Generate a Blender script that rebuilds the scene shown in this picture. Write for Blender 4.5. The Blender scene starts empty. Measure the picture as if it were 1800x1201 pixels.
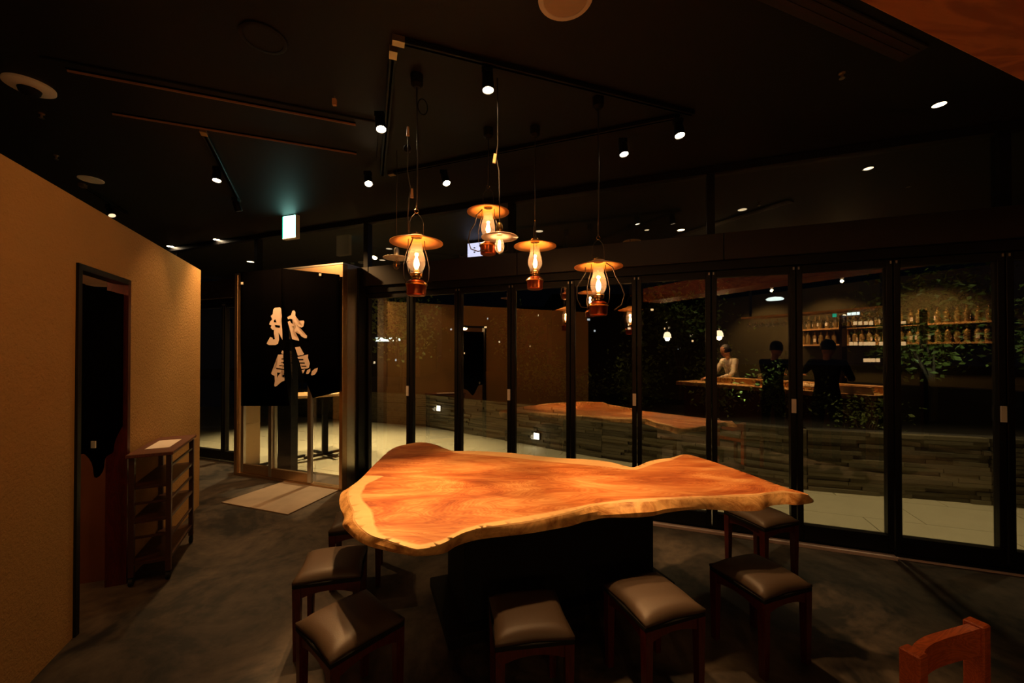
import bpy, bmesh, math, random
from mathutils import Vector, Matrix, noise
random.seed(7)
sc = bpy.context.scene
C = sc.collection
H = 1.5                                   # eye height
# ------------------------------------------------------------------ camera
FPX = 700.0; PITCH = math.radians(0.5); CY = 622 - FPX*math.tan(PITCH); CX = 900.0
cam = bpy.data.objects.new('camera', bpy.data.cameras.new('camera'))
C.objects.link(cam); sc.camera = cam
cam.data.sensor_width = 36; cam.data.lens = FPX*36/1800
cam.data.shift_y = (CY-600.5)/1800
cam.data.clip_start = .02; cam.data.clip_end = 400
cam.location = (0, 0, H); cam.rotation_euler = (math.pi/2+PITCH, 0, 0)
# ------------------------------------------------------------------ world, exposure
w = bpy.data.worlds.new('world'); sc.world = w; w.use_nodes = True
w.node_tree.nodes['Background'].inputs[0].default_value = (.25, .3, .5, 1)
w.node_tree.nodes['Background'].inputs[1].default_value = .003
sc.view_settings.view_transform = 'Standard'; sc.view_settings.look = 'None'
sc.view_settings.exposure = 0; sc.view_settings.gamma = 1; sc.view_settings.use_curve_mapping = False
WARM = (1, .55, .21); AMBER = (1, .47, .14)
K_TRACK, K_OUT, K_LANT, K_KIT = 4.6, 4.5, 2.2, 4.0

# ------------------------------------------------------------------ geometry of the view (pinhole survey of the room)
def ray(px, py):
    x = (px-CX)/FPX; u = (CY-py)/FPX
    c, s = math.cos(PITCH), math.sin(PITCH)
    return Vector((x, c-u*s, s+u*c))
def on_z(px, py, z):
    r = ray(px, py); t = (z-H)/r.z
    return Vector((r.x*t, r.y*t, z))
def at_d(px, py, d):
    r = ray(px, py); t = d/r.y
    return Vector((r.x*t, d, H+r.z*t))
N = Vector((.3536, .9354, 0)).normalized(); E = Vector((N.y, -N.x, 0)); CF = 4.05*N.y   # glass front
def on_plane(px, py, n, c):
    r = ray(px, py); o = Vector((0, 0, H)); t = (c-o.dot(n))/r.dot(n)
    return o+r*t
U = Vector((.936, .351, 0)).normalized(); V = Vector((-U.y, U.x, 0))                     # grid of the counter, beam, ducts
KL = Vector((-.146, -1.088, 0))
def mirror(p):
    return p-2*(p.dot(N)-CF)*N
def behind(px, py, k):
    """point of the dining counter area that the glass front mirrors; k = metres behind the counter's front edge"""
    r = ray(px, py); o = mirror(Vector((0, 0, H))); r = r-2*r.dot(N)*N
    t = (KL.dot(V)-k-o.dot(V))/r.dot(V)
    return o+r*t
MF = Matrix.Translation((0, 4.05, 0)) @ Matrix.Rotation(math.atan2(E.y, E.x), 4, 'Z')   # glass front frame: x along, y outward
MFi = MF.inverted()
MU = Matrix.Rotation(math.atan2(U.y, U.x), 4, 'Z')

# ------------------------------------------------------------------ builders
class MB:
    def __init__(s, M=None): s.bm = bmesh.new(); s.M = M or Matrix()
    def vs(s, pts): return [s.bm.verts.new(s.M @ Vector(p)) for p in pts]
    def face(s, pts):
        try: return s.bm.faces.new(s.vs(pts))
        except ValueError: return None
    def box(s, x0, x1, y0, y1, z0, z1, M=None):
        m = M or Matrix()
        v = s.vs([m @ Vector(p) for p in ((x0,y0,z0),(x1,y0,z0),(x1,y1,z0),(x0,y1,z0),(x0,y0,z1),(x1,y0,z1),(x1,y1,z1),(x0,y1,z1))])
        for f in ((0,3,2,1),(4,5,6,7),(0,1,5,4),(1,2,6,5),(2,3,7,6),(3,0,4,7)): s.bm.faces.new([v[i] for i in f])
        return s
    def prism(s, poly, z0, z1, poly2=None):
        a = s.vs([(p[0], p[1], z0) for p in poly]); b = s.vs([(p[0], p[1], z1) for p in (poly2 or poly)])
        n = len(a); s.bm.faces.new(a[::-1]); s.bm.faces.new(b)
        for i in range(n): s.bm.faces.new([a[i], a[(i+1)%n], b[(i+1)%n], b[i]])
        return s
    def lathe(s, prof, seg=24, M=None, cap=True):
        m = M or Matrix(); rings = []
        for r, z in prof:
            rings.append(s.vs([m @ Vector((r*math.cos(2*math.pi*i/seg), r*math.sin(2*math.pi*i/seg), z)) for i in range(seg)]))
        for a, b in zip(rings, rings[1:]):
            for i in range(seg): s.bm.faces.new([a[i], a[(i+1)%seg], b[(i+1)%seg], b[i]])
        if cap:
            if prof[0][0] > 1e-4: s.bm.faces.new(rings[0][::-1])
            if prof[-1][0] > 1e-4: s.bm.faces.new(rings[-1])
        return s
    def tube(s, pts, r, seg=8):
        pts = [Vector(p) for p in pts]; rings = []
        for i, p in enumerate(pts):
            t = (pts[min(i+1, len(pts)-1)]-pts[max(i-1, 0)]).normalized()
            a = t.orthogonal().normalized() if i == 0 else (a-t*a.dot(t)).normalized()
            b = t.cross(a); rr = r[i] if isinstance(r, (list, tuple)) else r
            rings.append(s.vs([p+a*rr*math.cos(2*math.pi*k/seg)+b*rr*math.sin(2*math.pi*k/seg) for k in range(seg)]))
        for x, y in zip(rings, rings[1:]):
            for k in range(seg): s.bm.faces.new([x[k], x[(k+1)%seg], y[(k+1)%seg], y[k]])
        s.bm.faces.new(rings[0][::-1]); s.bm.faces.new(rings[-1])
        return s
    def obj(s, name, m, parent=None, bevel=0, smooth=False, seg=2, **kw):
        bmesh.ops.recalc_face_normals(s.bm, faces=s.bm.faces)
        me = bpy.data.meshes.new(name)
        if bevel: bmesh.ops.bevel(s.bm, geom=list(s.bm.edges), offset=bevel, segments=seg, profile=.5, affect='EDGES', clamp_overlap=True)
        s.bm.to_mesh(me); s.bm.free()
        if smooth:
            for p in me.polygons: p.use_smooth = True
            if smooth != 'all': me.set_sharp_from_angle(angle=math.radians(40))
        return link(name, me, m, parent, **kw)
def link(name, me, m, parent=None, **kw):
    if m and not me.materials: me.materials.append(m)
    o = bpy.data.objects.new(name, me); C.objects.link(o)
    if parent: o.parent = parent
    for k, v in kw.items(): o[k] = v
    return o
def thing(name, label, cat, loc=(0,0,0), rz=0, group=None):
    o = bpy.data.objects.new(name, None); C.objects.link(o); o.empty_display_size = .05
    o.location = loc; o.rotation_euler = (0, 0, rz); o['label'] = label; o['category'] = cat
    if group: o['group'] = group
    return o
def tag(o, label, cat, group=None):
    o['label'] = label; o['category'] = cat
    if group: o['group'] = group
    return o
def struct(name, label=None, loc=(0,0,0), rz=0):
    o = bpy.data.objects.new(name, None); C.objects.link(o); o.location = loc; o.rotation_euler = (0, 0, rz); o['kind'] = 'structure'
    if label: o['label'] = label
    return o
def dup(root, loc, rz, label, group=None):
    def cp(o, par):
        c = o.copy(); C.objects.link(c); c.parent = par
        for ch in o.children: cp(ch, c)
        return c
    r = cp(root, None); r.location = loc; r.rotation_euler = (0, 0, rz); r['label'] = label
    if group: r['group'] = group
    return r

# ------------------------------------------------------------------ materials
def newmat(name):
    m = bpy.data.materials.new(name); m.use_nodes = True
    return m, m.node_tree, m.node_tree.nodes['Principled BSDF']
def mat(name, col, rough=.5, metal=0, var=.15, scale=6, bump=0, bscale=60, spec=.5, alpha_noise=None):
    m, t, b = newmat(name); n = t.nodes; L = t.links
    tc = n.new('ShaderNodeTexCoord'); nz = n.new('ShaderNodeTexNoise'); nz.inputs['Scale'].default_value = scale; nz.inputs['Detail'].default_value = 6
    L.new(tc.outputs['Object'], nz.inputs['Vector'])
    mx = n.new('ShaderNodeMixRGB'); mx.inputs[1].default_value = (*[c*(1-var) for c in col], 1); mx.inputs[2].default_value = (*[min(1, c*(1+var)) for c in col], 1)
    L.new(nz.outputs['Fac'], mx.inputs[0]); L.new(mx.outputs[0], b.inputs['Base Color'])
    b.inputs['Roughness'].default_value = rough; b.inputs['Metallic'].default_value = metal; b.inputs['Specular IOR Level'].default_value = spec
    if bump:
        n2 = n.new('ShaderNodeTexNoise'); n2.inputs['Scale'].default_value = bscale; n2.inputs['Detail'].default_value = 8; n2.inputs['Roughness'].default_value = .65
        L.new(tc.outputs['Object'], n2.inputs['Vector'])
        bp = n.new('ShaderNodeBump'); bp.inputs['Strength'].default_value = bump; bp.inputs['Distance'].default_value = .01
        L.new(n2.outputs['Fac'], bp.inputs['Height']); L.new(bp.outputs[0], b.inputs['Normal'])
    return m
def wood(name, c1, c2, rough=.4, scale=9, rot=0, stretch=8, ax='x', freq=60):
    m, t, b = newmat(name); n = t.nodes; L = t.links
    tc = n.new('ShaderNodeTexCoord'); mp = n.new('ShaderNodeMapping')
    mp.inputs['Rotation'].default_value = (0, 0, rot)
    mp.inputs['Scale'].default_value = (1, stretch, stretch) if ax == 'x' else (stretch, stretch, 1)
    L.new(tc.outputs['Object'], mp.inputs['Vector'])
    nz = n.new('ShaderNodeTexNoise'); nz.inputs['Scale'].default_value = scale*.35; nz.inputs['Detail'].default_value = 5; nz.inputs['Distortion'].default_value = 1.2
    L.new(mp.outputs[0], nz.inputs['Vector'])
    ma = n.new('ShaderNodeMath'); ma.operation = 'MULTIPLY'; ma.inputs[1].default_value = freq; L.new(nz.outputs['Fac'], ma.inputs[0])
    si = n.new('ShaderNodeMath'); si.operation = 'SINE'; L.new(ma.outputs[0], si.inputs[0])
    mr = n.new('ShaderNodeMapRange'); mr.inputs[1].default_value = -1; L.new(si.outputs[0], mr.inputs[0])
    mx = n.new('ShaderNodeMixRGB'); mx.inputs[1].default_value = (*c1, 1); mx.inputs[2].default_value = (*c2, 1)
    L.new(mr.outputs[0], mx.inputs[0]); L.new(mx.outputs[0], b.inputs['Base Color']); b.inputs['Roughness'].default_value = rough
    return m
def emit(name, col, s):
    m = bpy.data.materials.new(name); m.use_nodes = True; t = m.node_tree; t.nodes.clear()
    o = t.nodes.new('ShaderNodeOutputMaterial'); e = t.nodes.new('ShaderNodeEmission')
    e.inputs[0].default_value = (*col, 1); e.inputs[1].default_value = s; t.links.new(e.outputs[0], o.inputs[0])
    return m
def glass(name, tint, base, edge, rough=0, gcol=(1,1,1)):
    m = bpy.data.materials.new(name); m.use_nodes = True; t = m.node_tree; t.nodes.clear(); n = t.nodes; L = t.links
    o = n.new('ShaderNodeOutputMaterial'); tr = n.new('ShaderNodeBsdfTransparent'); g = n.new('ShaderNodeBsdfGlossy')
    tr.inputs[0].default_value = (*tint, 1); g.inputs['Roughness'].default_value = rough; g.inputs[0].default_value = (*gcol, 1)
    lw = n.new('ShaderNodeLayerWeight'); lw.inputs[0].default_value = .5
    pw = n.new('ShaderNodeMath'); pw.operation = 'POWER'; pw.inputs[1].default_value = 4; L.new(lw.outputs['Facing'], pw.inputs[0])
    mr = n.new('ShaderNodeMapRange'); mr.inputs[3].default_value = base; mr.inputs[4].default_value = edge; L.new(pw.outputs[0], mr.inputs[0])
    mx = n.new('ShaderNodeMixShader'); L.new(mr.outputs[0], mx.inputs[0]); L.new(tr.outputs[0], mx.inputs[1]); L.new(g.outputs[0], mx.inputs[2])
    L.new(mx.outputs[0], o.inputs[0])
    return m
M = {}
M['black'] = mat('black_frame', (.005,.0045,.0045), .45, spec=.25)
M['matte_black'] = mat('matte_black', (.006,.0055,.005), .7, spec=.2)
M['ceiling'] = mat('ceiling_paint', (.0065,.0050,.0043), .6, spec=.3, var=.2, scale=2)
M['duct_blade'] = mat('duct_blade', (.30,.13,.055), .5)
M['steel'] = mat('brushed_steel', (.62,.55,.47), .33, 1, var=.08, scale=30)
M['bronze'] = mat('bronze_steel', (.55,.35,.19), .38, 1, var=.1, scale=30)
M['fascia'] = mat('fascia_metal', (.026,.019,.015), .4, .3, var=.1)
M['alu'] = mat('pale_aluminium', (.85,.62,.55), .5)
M['glass'] = glass('window_glass', (.90,.92,.90), .21, .9)
M['lglass'] = glass('lamp_glass', (.95,.88,.82), .08, .8)
t_ = M['lglass'].node_tree; df = t_.nodes.new('ShaderNodeBsdfTranslucent'); df.inputs[0].default_value = (1,.8,.7,1); ms = t_.nodes.new('ShaderNodeMixShader'); ms.inputs[0].default_value = .06
om = [n for n in t_.nodes if n.type == 'OUTPUT_MATERIAL'][0]; src = om.inputs[0].links[0].from_socket
t_.links.new(src, ms.inputs[1]); t_.links.new(df.outputs[0], ms.inputs[2]); t_.links.new(ms.outputs[0], om.inputs[0])
M['dglass'] = glass('drinking_glass', (.85,.88,.86), .25, .8)
M['white'] = mat('white_plastic', (.8,.72,.62), .5, var=.05)
M['paper'] = mat('paper', (.85,.74,.66), .8, var=.04)
M['fabric_black'] = mat('black_cotton', (.0016,.0013,.0013), 1, var=.2, spec=0)
M['print'] = mat('undyed_print', (.88,.68,.58), .95, var=.05, scale=40, spec=.1)
M['vinyl'] = mat('grey_brown_vinyl', (.074,.047,.031), .46, var=.08, scale=10, bump=.12, bscale=220, spec=.3)
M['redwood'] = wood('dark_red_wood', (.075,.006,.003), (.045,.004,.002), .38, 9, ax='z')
M['shelfwood'] = wood('shelf_wood', (.042,.010,.005), (.025,.006,.003), .4, 9)
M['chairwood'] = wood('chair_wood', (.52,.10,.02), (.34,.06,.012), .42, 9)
M['beam'] = wood('beam_wood', (.50,.17,.045), (.33,.095,.024), .5, 4, stretch=4, freq=38)
M['counter'] = wood('counter_wood', (.62,.36,.14), (.48,.25,.09), .4, 6)
M['doorwood'] = wood('door_wood', (.13,.035,.012), (.085,.02,.008), .5, 5, ax='z')
M['plaster'] = mat('ochre_plaster', (.50,.285,.105), .9, var=.12, scale=2.2, bump=1.0, bscale=55, spec=.15)
M['shade'] = mat('lantern_shade', (.82,.35,.085), .5, var=.12, scale=14)
M['brass'] = mat('brass', (.75,.42,.14), .25, 1, var=.1, scale=30)
M['copper'] = mat('copper_red_metal', (.32,.065,.02), .28, .8, var=.25, scale=40)
M['wire'] = mat('dark_wire', (.07,.05,.04), .45, .5)
M['cleat'] = mat('cleat_wood', (.62,.30,.12), .5)
M['dark_leaf'] = mat('leaf_green', (.12,.17,.035), .5, var=.35, scale=3)
M['stem'] = mat('stem_bark', (.07,.05,.03), .8)
M['soil'] = mat('planter_soil', (.02,.016,.012), .9, bump=.5, bscale=20)
M['paver'] = mat('pale_paver', (.56,.52,.36), .65, var=.08, scale=3)
M['joint'] = mat('paver_joint', (.06,.055,.045), .9)
M['dark_ground'] = mat('asphalt', (.02,.018,.017), .9)
M['building'] = mat('dark_building', (.03,.028,.026), .8)
M['flame'] = emit('flame', (1,.60,.27), 38)
M['fil'] = emit('filament', (1,.62,.30), 60)
M['lens'] = emit('spot_lens', (1,.74,.45), 60)
M['dim_lens'] = emit('dim_lens', (1,.72,.42), 1.3)
M['low_lens'] = emit('low_lens', (1,.62,.3), .9)
M['mid_lens'] = emit('mid_lens', (1,.78,.5), 6)
M['exit'] = emit('exit_panel', (.42,1,.84), 5.5)
M['exit_green'] = emit('exit_green', (.04,.62,.35), 1.2)
M['violet'] = emit('violet_lightbox', (.72,.70,1), 1.9)
M['pendant'] = emit('pendant_glow', (1,.72,.42), 4)
M['candle'] = emit('paper_lamp', (1,.60,.26), 1.6)
M['far_lit'] = emit('far_lit', (.9,.95,1), .8)
M['white_lit'] = emit('white_lit', (.86,1,.92), 3)
# floor: dark polished concrete
def floor_mat():
    m, t, b = newmat('dark_concrete'); n = t.nodes; L = t.links
    tc = n.new('ShaderNodeTexCoord')
    a = n.new('ShaderNodeTexNoise'); a.inputs['Scale'].default_value = 1.5; a.inputs['Detail'].default_value = 10; a.inputs['Roughness'].default_value = .72; a.inputs['Distortion'].default_value = .7
    c = n.new('ShaderNodeTexNoise'); c.inputs['Scale'].default_value = 14; c.inputs['Detail'].default_value = 8
    L.new(tc.outputs['Object'], a.inputs['Vector']); L.new(tc.outputs['Object'], c.inputs['Vector'])
    ad = n.new('ShaderNodeMath'); ad.operation = 'MULTIPLY_ADD'; ad.inputs[1].default_value = .25
    L.new(c.outputs['Fac'], ad.inputs[0]); L.new(a.outputs['Fac'], ad.inputs[2])
    cr = n.new('ShaderNodeValToRGB'); e = cr.color_ramp.elements
    e[0].position = .52; e[0].color = (.008,.0062,.005,1); e[1].position = .80; e[1].color = (.12,.086,.060,1)
    L.new(ad.outputs[0], cr.inputs[0]); L.new(cr.outputs[0], b.inputs['Base Color'])
    b.inputs['Roughness'].default_value = .5
    bp = n.new('ShaderNodeBump'); bp.inputs['Strength'].default_value = .15; L.new(c.outputs['Fac'], bp.inputs['Height']); L.new(bp.outputs[0], b.inputs['Normal'])
    return m
M['floor'] = floor_mat()
M['mat'] = mat('pale_stone', (.30,.215,.15), .7, var=.35, scale=5)
def stone_mat():
    m, t, b = newmat('slate'); n = t.nodes; L = t.links
    oi = n.new('ShaderNodeObjectInfo'); tc = n.new('ShaderNodeTexCoord')
    nz = n.new('ShaderNodeTexNoise'); nz.inputs['Scale'].default_value = 18; nz.inputs['Detail'].default_value = 7; L.new(tc.outputs['Object'], nz.inputs['Vector'])
    ad = n.new('ShaderNodeMath'); ad.operation = 'MULTIPLY_ADD'; ad.inputs[1].default_value = .55; L.new(oi.outputs['Random'], ad.inputs[0]); L.new(nz.outputs['Fac'], ad.inputs[2])
    cr = n.new('ShaderNodeValToRGB'); e = cr.color_ramp.elements
    e[0].position = .35; e[0].color = (.03,.027,.016,1); e[1].position = 1.1; e[1].color = (.17,.145,.085,1)
    L.new(ad.outputs[0], cr.inputs[0]); L.new(cr.outputs[0], b.inputs['Base Color']); b.inputs['Roughness'].default_value = .8
    bp = n.new('ShaderNodeBump'); bp.inputs['Strength'].default_value = .5; L.new(nz.outputs['Fac'], bp.inputs['Height']); L.new(bp.outputs[0], b.inputs['Normal'])
    return m
M['slate'] = stone_mat()
# ------------------------------------------------------------------ light helpers
def spot(name, loc, target, watts, angle, col=WARM, blend=.5, size=.03, parent=None):
    l = bpy.data.lights.new(name, 'SPOT'); l.energy = watts; l.spot_size = math.radians(angle); l.spot_blend = blend; l.color = col; l.shadow_soft_size = size
    o = bpy.data.objects.new(name, l); C.objects.link(o); o.location = loc
    o.rotation_euler = (Vector(target)-Vector(loc)).to_track_quat('-Z', 'Y').to_euler()
    return o
def point(name, loc, watts, col=AMBER, size=.02):
    l = bpy.data.lights.new(name, 'POINT'); l.energy = watts; l.color = col; l.shadow_soft_size = size
    o = bpy.data.objects.new(name, l); C.objects.link(o); o.location = loc
    return o

ZC = 3.09      # ceiling
# ================================================================== SETTING
def along(lx, ly=0): return MF @ Vector((lx, ly, 0))
a, b_ = along(-7.5), along(9)
MB().prism([(-9,-6.5), (9,-6.5), (b_.x, b_.y), (a.x, a.y)], -.2, 0).obj('floor', M['floor'], kind='structure')
MB().prism([(-9,-6.5), (9,-6.5), (b_.x, b_.y), (a.x, a.y)], ZC, ZC+.2).obj('ceiling', M['ceiling'], kind='structure')
MB(MF).box(-7.5, 9, .02, 2.6, ZC, ZC+.2).obj('soffit', M['ceiling'], kind='structure')
MB().box(-9,9,-6.5,-6.35,0,ZC).obj('wall_back', mat('back_wall', (.07,.045,.022), .9), kind='structure')
MB().box(6.9,7.05,-6.3,1.8,0,ZC).obj('wall_right', mat('right_wall', (.06,.045,.03), .9), kind='structure')
MB().box(-7.6,-7.45,-6.3,6.9,0,ZC).obj('wall_far_left', mat('corridor_wall', (.02,.017,.014), .8), kind='structure')
# left plaster partition with doorway
W0 = Vector((-3.09, 3.947, 0)); WD = Vector((.388, -.9215, 0)).normalized()
MW = Matrix.Translation(W0) @ Matrix.Rotation(math.atan2(WD.y, WD.x), 4, 'Z')   # x toward camera; y = +left normal -> into room?
WY = (MW.to_3x3() @ Vector((0,1,0)))                                            # (.9215,.388): toward the room
ZW = 2.33; S1, S2, ZD = 1.43, 1.985, 1.98
wl = MB(MW)
wl.box(0, S1, -.09, 0, 0, ZW); wl.box(S1, S2, -.09, 0, ZD, ZW); wl.box(S2, 4.2, -.09, 0, 0, ZW)
wl.obj('wall_left', M['plaster'], kind='structure')
dr = struct('door_1', 'doorway in the ochre plaster wall with black curtain')
MB(MW).box(S1-.005,S1+.03,-.095,.012,0,ZD).obj('door_jamb', M['redwood'], dr)
MB(MW).box(S2-.028,S2+.005,-.095,.012,0,ZD).obj('door_jamb', M['black'], dr)
MB(MW).box(S1-.005,S2+.005,-.06,.012,ZD-.028,ZD+.005).obj('door_head', M['black'], dr)
pa_, pb_, pc_ = on_z(223,1012,0), on_z(186,1020,0), on_z(132,1028,0)
def slab(a, b, z1, m, nm, th=.03):
    d = (b-a); MB(Matrix.Translation(a) @ Matrix.Rotation(math.atan2(d.y, d.x), 4, 'Z')).box(0,d.length,0,-th,.0,z1).obj(nm, m, dr)
slab(pa_, pb_, 1.25, M['redwood'], 'door_board'); slab(pb_+(pc_-pb_)*.02, pb_+(pc_-pb_)*4, 1.25, mat('side_board', (.17,.06,.024), .5), 'door_board')
MB(MW).box(.12,3.2,-2.25,-2.2,0,2.16).obj('wall_inner', mat('inner_wall', (.45,.25,.15), .9), kind='structure')
MB(MW).box(.12,S2+.9,-2.2,-.12,2.1,2.16).obj('ceiling_inner', mat('inner_ceiling', (.7,.5,.4), .8), kind='structure')
cu = MB(MW)
n_ = 28
for i in range(n_):
    x0 = S1+.032+.49*i/n_; x1 = S1+.032+.49*(i+1)/n_
    def zz(x):
        u = (x-S1)/.55
        return .90+.10*math.sin(u*7+1.0)+.03*math.sin(u*19)
    def yy(x): return -.014+.006*math.sin(x*60)
    cu.face([(x0,yy(x0),zz(x0)),(x1,yy(x1),zz(x1)),(x1,yy(x1),1.885),(x0,yy(x0),1.885)])
bmesh.ops.remove_doubles(cu.bm, verts=cu.bm.verts, dist=1e-4)
o = cu.obj('door_curtain', M['fabric_black'], smooth='all'); tag(o, 'black split curtain hanging in the doorway of the ochre wall', 'curtain')
o.modifiers.new('t', 'SOLIDIFY').thickness = .004
sk = MB(MW).box(.22,.29,0,.008,.33,.45).obj('wall_socket', M['bronze']); tag(sk, 'small metal wall plate low on the end of the ochre wall', 'socket')
MB(MW).box(.235,.275,.008,.011,.35,.43).obj('cover', M['matte_black'], sk)

tg = MB(Matrix.Translation(MW @ Vector((1.86, .02, .99)))).box(-.012,.012,-.003,.003,-.02,.02).obj('paper_tag', M['white']); tag(tg, 'tiny white tag pinned on the black doorway curtain', 'tag')
# ---------------- glass front
SP = .607; ZH = 2.2
def panel(name, x0, x1, plate, y=0):
    d = struct(name)
    z0 = .03
    for (p, q) in ((x0+.004, x0+.042), (x1-.042, x1-.004)): MB(MF).box(p, q, y-.03, y+.03, z0, ZH).obj('stile', M['black'], d, bevel=.003, seg=1)
    MB(MF).box(x0+.042, x1-.042, y-.03, y+.03, z0, z0+.12).obj('rail', M['black'], d)
    MB(MF).box(x0+.042, x1-.042, y-.03, y+.03, ZH-.055, ZH).obj('rail', M['black'], d)
    MB(MF).box(x0+.042, x1-.042, y-.003, y+.003, z0+.12, ZH-.055).obj('glass_pane', M['glass'], d)
    MB(MF).box(x0+.012, x0+.022, y-.036, y-.03, ZH-.03, ZH-.01).obj('hinge_pin', M['steel'], d)
    MB(MF).box(x1-.022, x1-.012, y-.036, y-.03, ZH-.03, ZH-.01).obj('hinge_pin', M['steel'], d)
    if plate: MB(MF).box(x1-.036, x1-.006, y-.040, y-.03, 1.03, 1.14).obj('handle_plate', M['white'], d, label='small pale rectangular handle plate')
    return d
k = 2
for i in range(0, 11):
    x0 = SP*(i-3); panel('door_%d' % k, x0, x0+SP, i in (0, 2, 4, 6, 8, 10)); k += 1
for i in range(4):
    x1 = -3.66-.62*i; panel('door_%d' % k, x1-.62, x1, False); k += 1
# black jamb post between entrance and folding doors
MB(MF).box(-1.93,-1.82,-.04,.05,0,2.27).obj('trim_1', M['black'], kind='structure')
MB(MF).box(-7.3,9,-.06,.06,ZH+.005,2.275).obj('trim_2', M['black'], kind='structure')
fs = struct('trim_3', 'brown metal fascia band above the folding glass doors')
MB(MF).box(-7.3,-3.553,-.12,.08,2.26,2.50).obj('panel', M['bronze'], fs)
x = -3.55
while x < 8.9:
    q = min(x+1.82, 9) if x > -3.7 else -3.55; MB(MF).box(x+.003, q-.003, -.10, .08, 2.278, 2.50).obj('panel', M['fascia'], fs, bevel=.003, seg=1); x = q
k = 1
for i in range(-3, 5):
    x0 = 1.82*i-1.82
    wn = struct('window_%d' % k); k += 1
    MB(MF).box(x0-.03, x0+.03, -.04, .04, 2.503, ZC).obj('window_frame', M['black'], wn)
    MB(MF).box(x0+.03, x0+1.79, -.003, .003, 2.503, ZC-.002).obj('glass_pane', M['glass'], wn)
MB(MF).box(-7.3,9,-.05,.05,ZC-.06,ZC-.002).obj('trim_4', M['black'], kind='structure')
# floor guide: pale strip on the middle run, thin line further right
MB(MF).box(-1.82,9,-.04,.05,0,.028).obj('trim_5', M['black'], kind='structure')
MB(MF).box(1.0,3.02,-.095,-.045,0,.022).obj('trim_6', M['alu'], kind='structure')
MB(MF).box(3.03,8.8,-.062,-.045,0,.010).obj('trim_7', M['alu'], kind='structure')

# ---------------- entrance box (protrudes into the room)
YE = -.357; CE = 3.431
def ex(px, py=700):      # local x on the entrance plane
    return (MFi @ on_plane(px, py, N, CE)).x
XL, XR = ex(417, 700), ex(601.5, 700)
en = struct('door_16', 'steel framed sliding entrance box projecting into the room')
ZE = 2.48
MB(MF).box(XL-.03, XL+.025, YE-.02, YE+.05, 0, ZE).obj('post', M['bronze'], en, bevel=.003, seg=1)
MB(MF).box(XR-.025, XR+.022, YE-.02, YE+.05, 0, ZE).obj('post', M['bronze'], en, bevel=.003, seg=1)
MB(MF).box(XR+.004, XR+.022, YE+.05, -.16, 0, ZE).obj('side_panel', M['steel'], en, label='brushed steel side cheek')
MB(MF).box(XR-.02, XR+.05, -.16, -.045, 0, ZE).obj('side_post', M['black'], en)
MB(MF).box(XL-.03, XL-.012, YE+.05, -.045, 0, ZE).obj('side_panel', M['bronze'], en)
MB(MF).box(XL+.025, XR-.025, YE-.015, YE+.05, ZE-.16, ZE).obj('header', M['bronze'], en)
MB(MF).box(XL-.03, XR+.022, YE-.02, .0, ZE+.002, ZE+.02).obj('roof_panel', M['steel'], en)
MB(MF).box(XL+.026, XR-.026, YE-.02, YE+.06, 0, .03).obj('floor_track', M['bronze'], en)
def leaf(xa, xb, y, w0=.05):
    d = bpy.data.objects.new('door_leaf', None); C.objects.link(d); d.parent = en
    for (p, q) in ((xa, xa+w0), (xb-w0, xb)): MB(MF).box(p, q, y-.018, y+.018, .035, 2.30).obj('stile', M['steel'], d, bevel=.002, seg=1)
    MB(MF).box(xa+w0, xb-w0, y-.018, y+.018, .035, .14).obj('rail', M['bronze'], d)
    MB(MF).box(xa+w0, xb-w0, y-.003, y+.003, .14, 2.30).obj('glass_pane', M['glass'], d)
leaf(ex(422), ex(482), YE+.025, .05)
leaf(ex(474), ex(549), YE-.0, .055)
MB(MF).box(ex(549)+.002, XR-.026, YE+.02, YE+.026, .03, 2.30).obj('glass_pane', M['glass'], en)
p = on_z(498, 838, 0); pl = MFi @ p
MB(MF).box(pl.x-.10, pl.x+.12, pl.y, pl.y+.1, 0, 2.27).obj('trim_8', M['black'], kind='structure')
# stone mat
q = [on_z(*c, 0) for c in ((389,885),(501,847.5),(598,862),(506,906.5))]
mt = MB().prism([(c.x, c.y) for c in q], .001, .012).obj('door_mat', M['mat']); tag(mt, 'pale mottled rectangular mat on the floor at the entrance', 'mat')

# ---------------- noren on the entrance box
def np_(px, py, off=0):
    return on_plane(px, py, N, CE-.05-off)
nr = thing('entrance_curtain', 'black split shop curtain with two large pale brush characters', 'curtain')
def cloth(edgeL, edgeR, name):
    mb = MB(); n = 14; cols = []
    for i in range(n+1):
        u = i/n; col = []
        for (l, r) in zip(edgeL, edgeR):
            px = l[0]*(1-u)+r[0]*u; py = l[1]*(1-u)+r[1]*u
            col.append(np_(px, py, -.012+.006*math.sin(u*14)))
        cols.append(col)
    for a, b in zip(cols, cols[1:]):
        for j in range(len(a)-1): mb.face([a[j], b[j], b[j+1], a[j+1]])
    bmesh.ops.remove_doubles(mb.bm, verts=mb.bm.verts, dist=1e-5)
    o = mb.obj(name, M['fabric_black'], nr, smooth='all'); o.modifiers.new('t', 'SOLIDIFY').thickness = .002
    return o
cloth([(423,479),(423,532),(423,560),(423,600),(424,650),(424,714)], [(495,472),(495,532),(496,560),(497,600),(500,650),(509,714)], 'cloth_panel')
cloth([(495.2,472),(495.2,532),(503,557),(513,597),(526,640),(550,700)], [(597,483),(597,530),(597,560),(597,600),(597,640),(597,689)], 'cloth_panel')
def K(pts, off, m, name='brush_stroke'):
    mb = MB(); mb.face([np_(420+x/5.46, 500+y/5.46, off) for x, y in pts])
    bmesh.ops.triangulate(mb.bm, faces=mb.bm.faces)
    mb.obj(name, m, nr)
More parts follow.
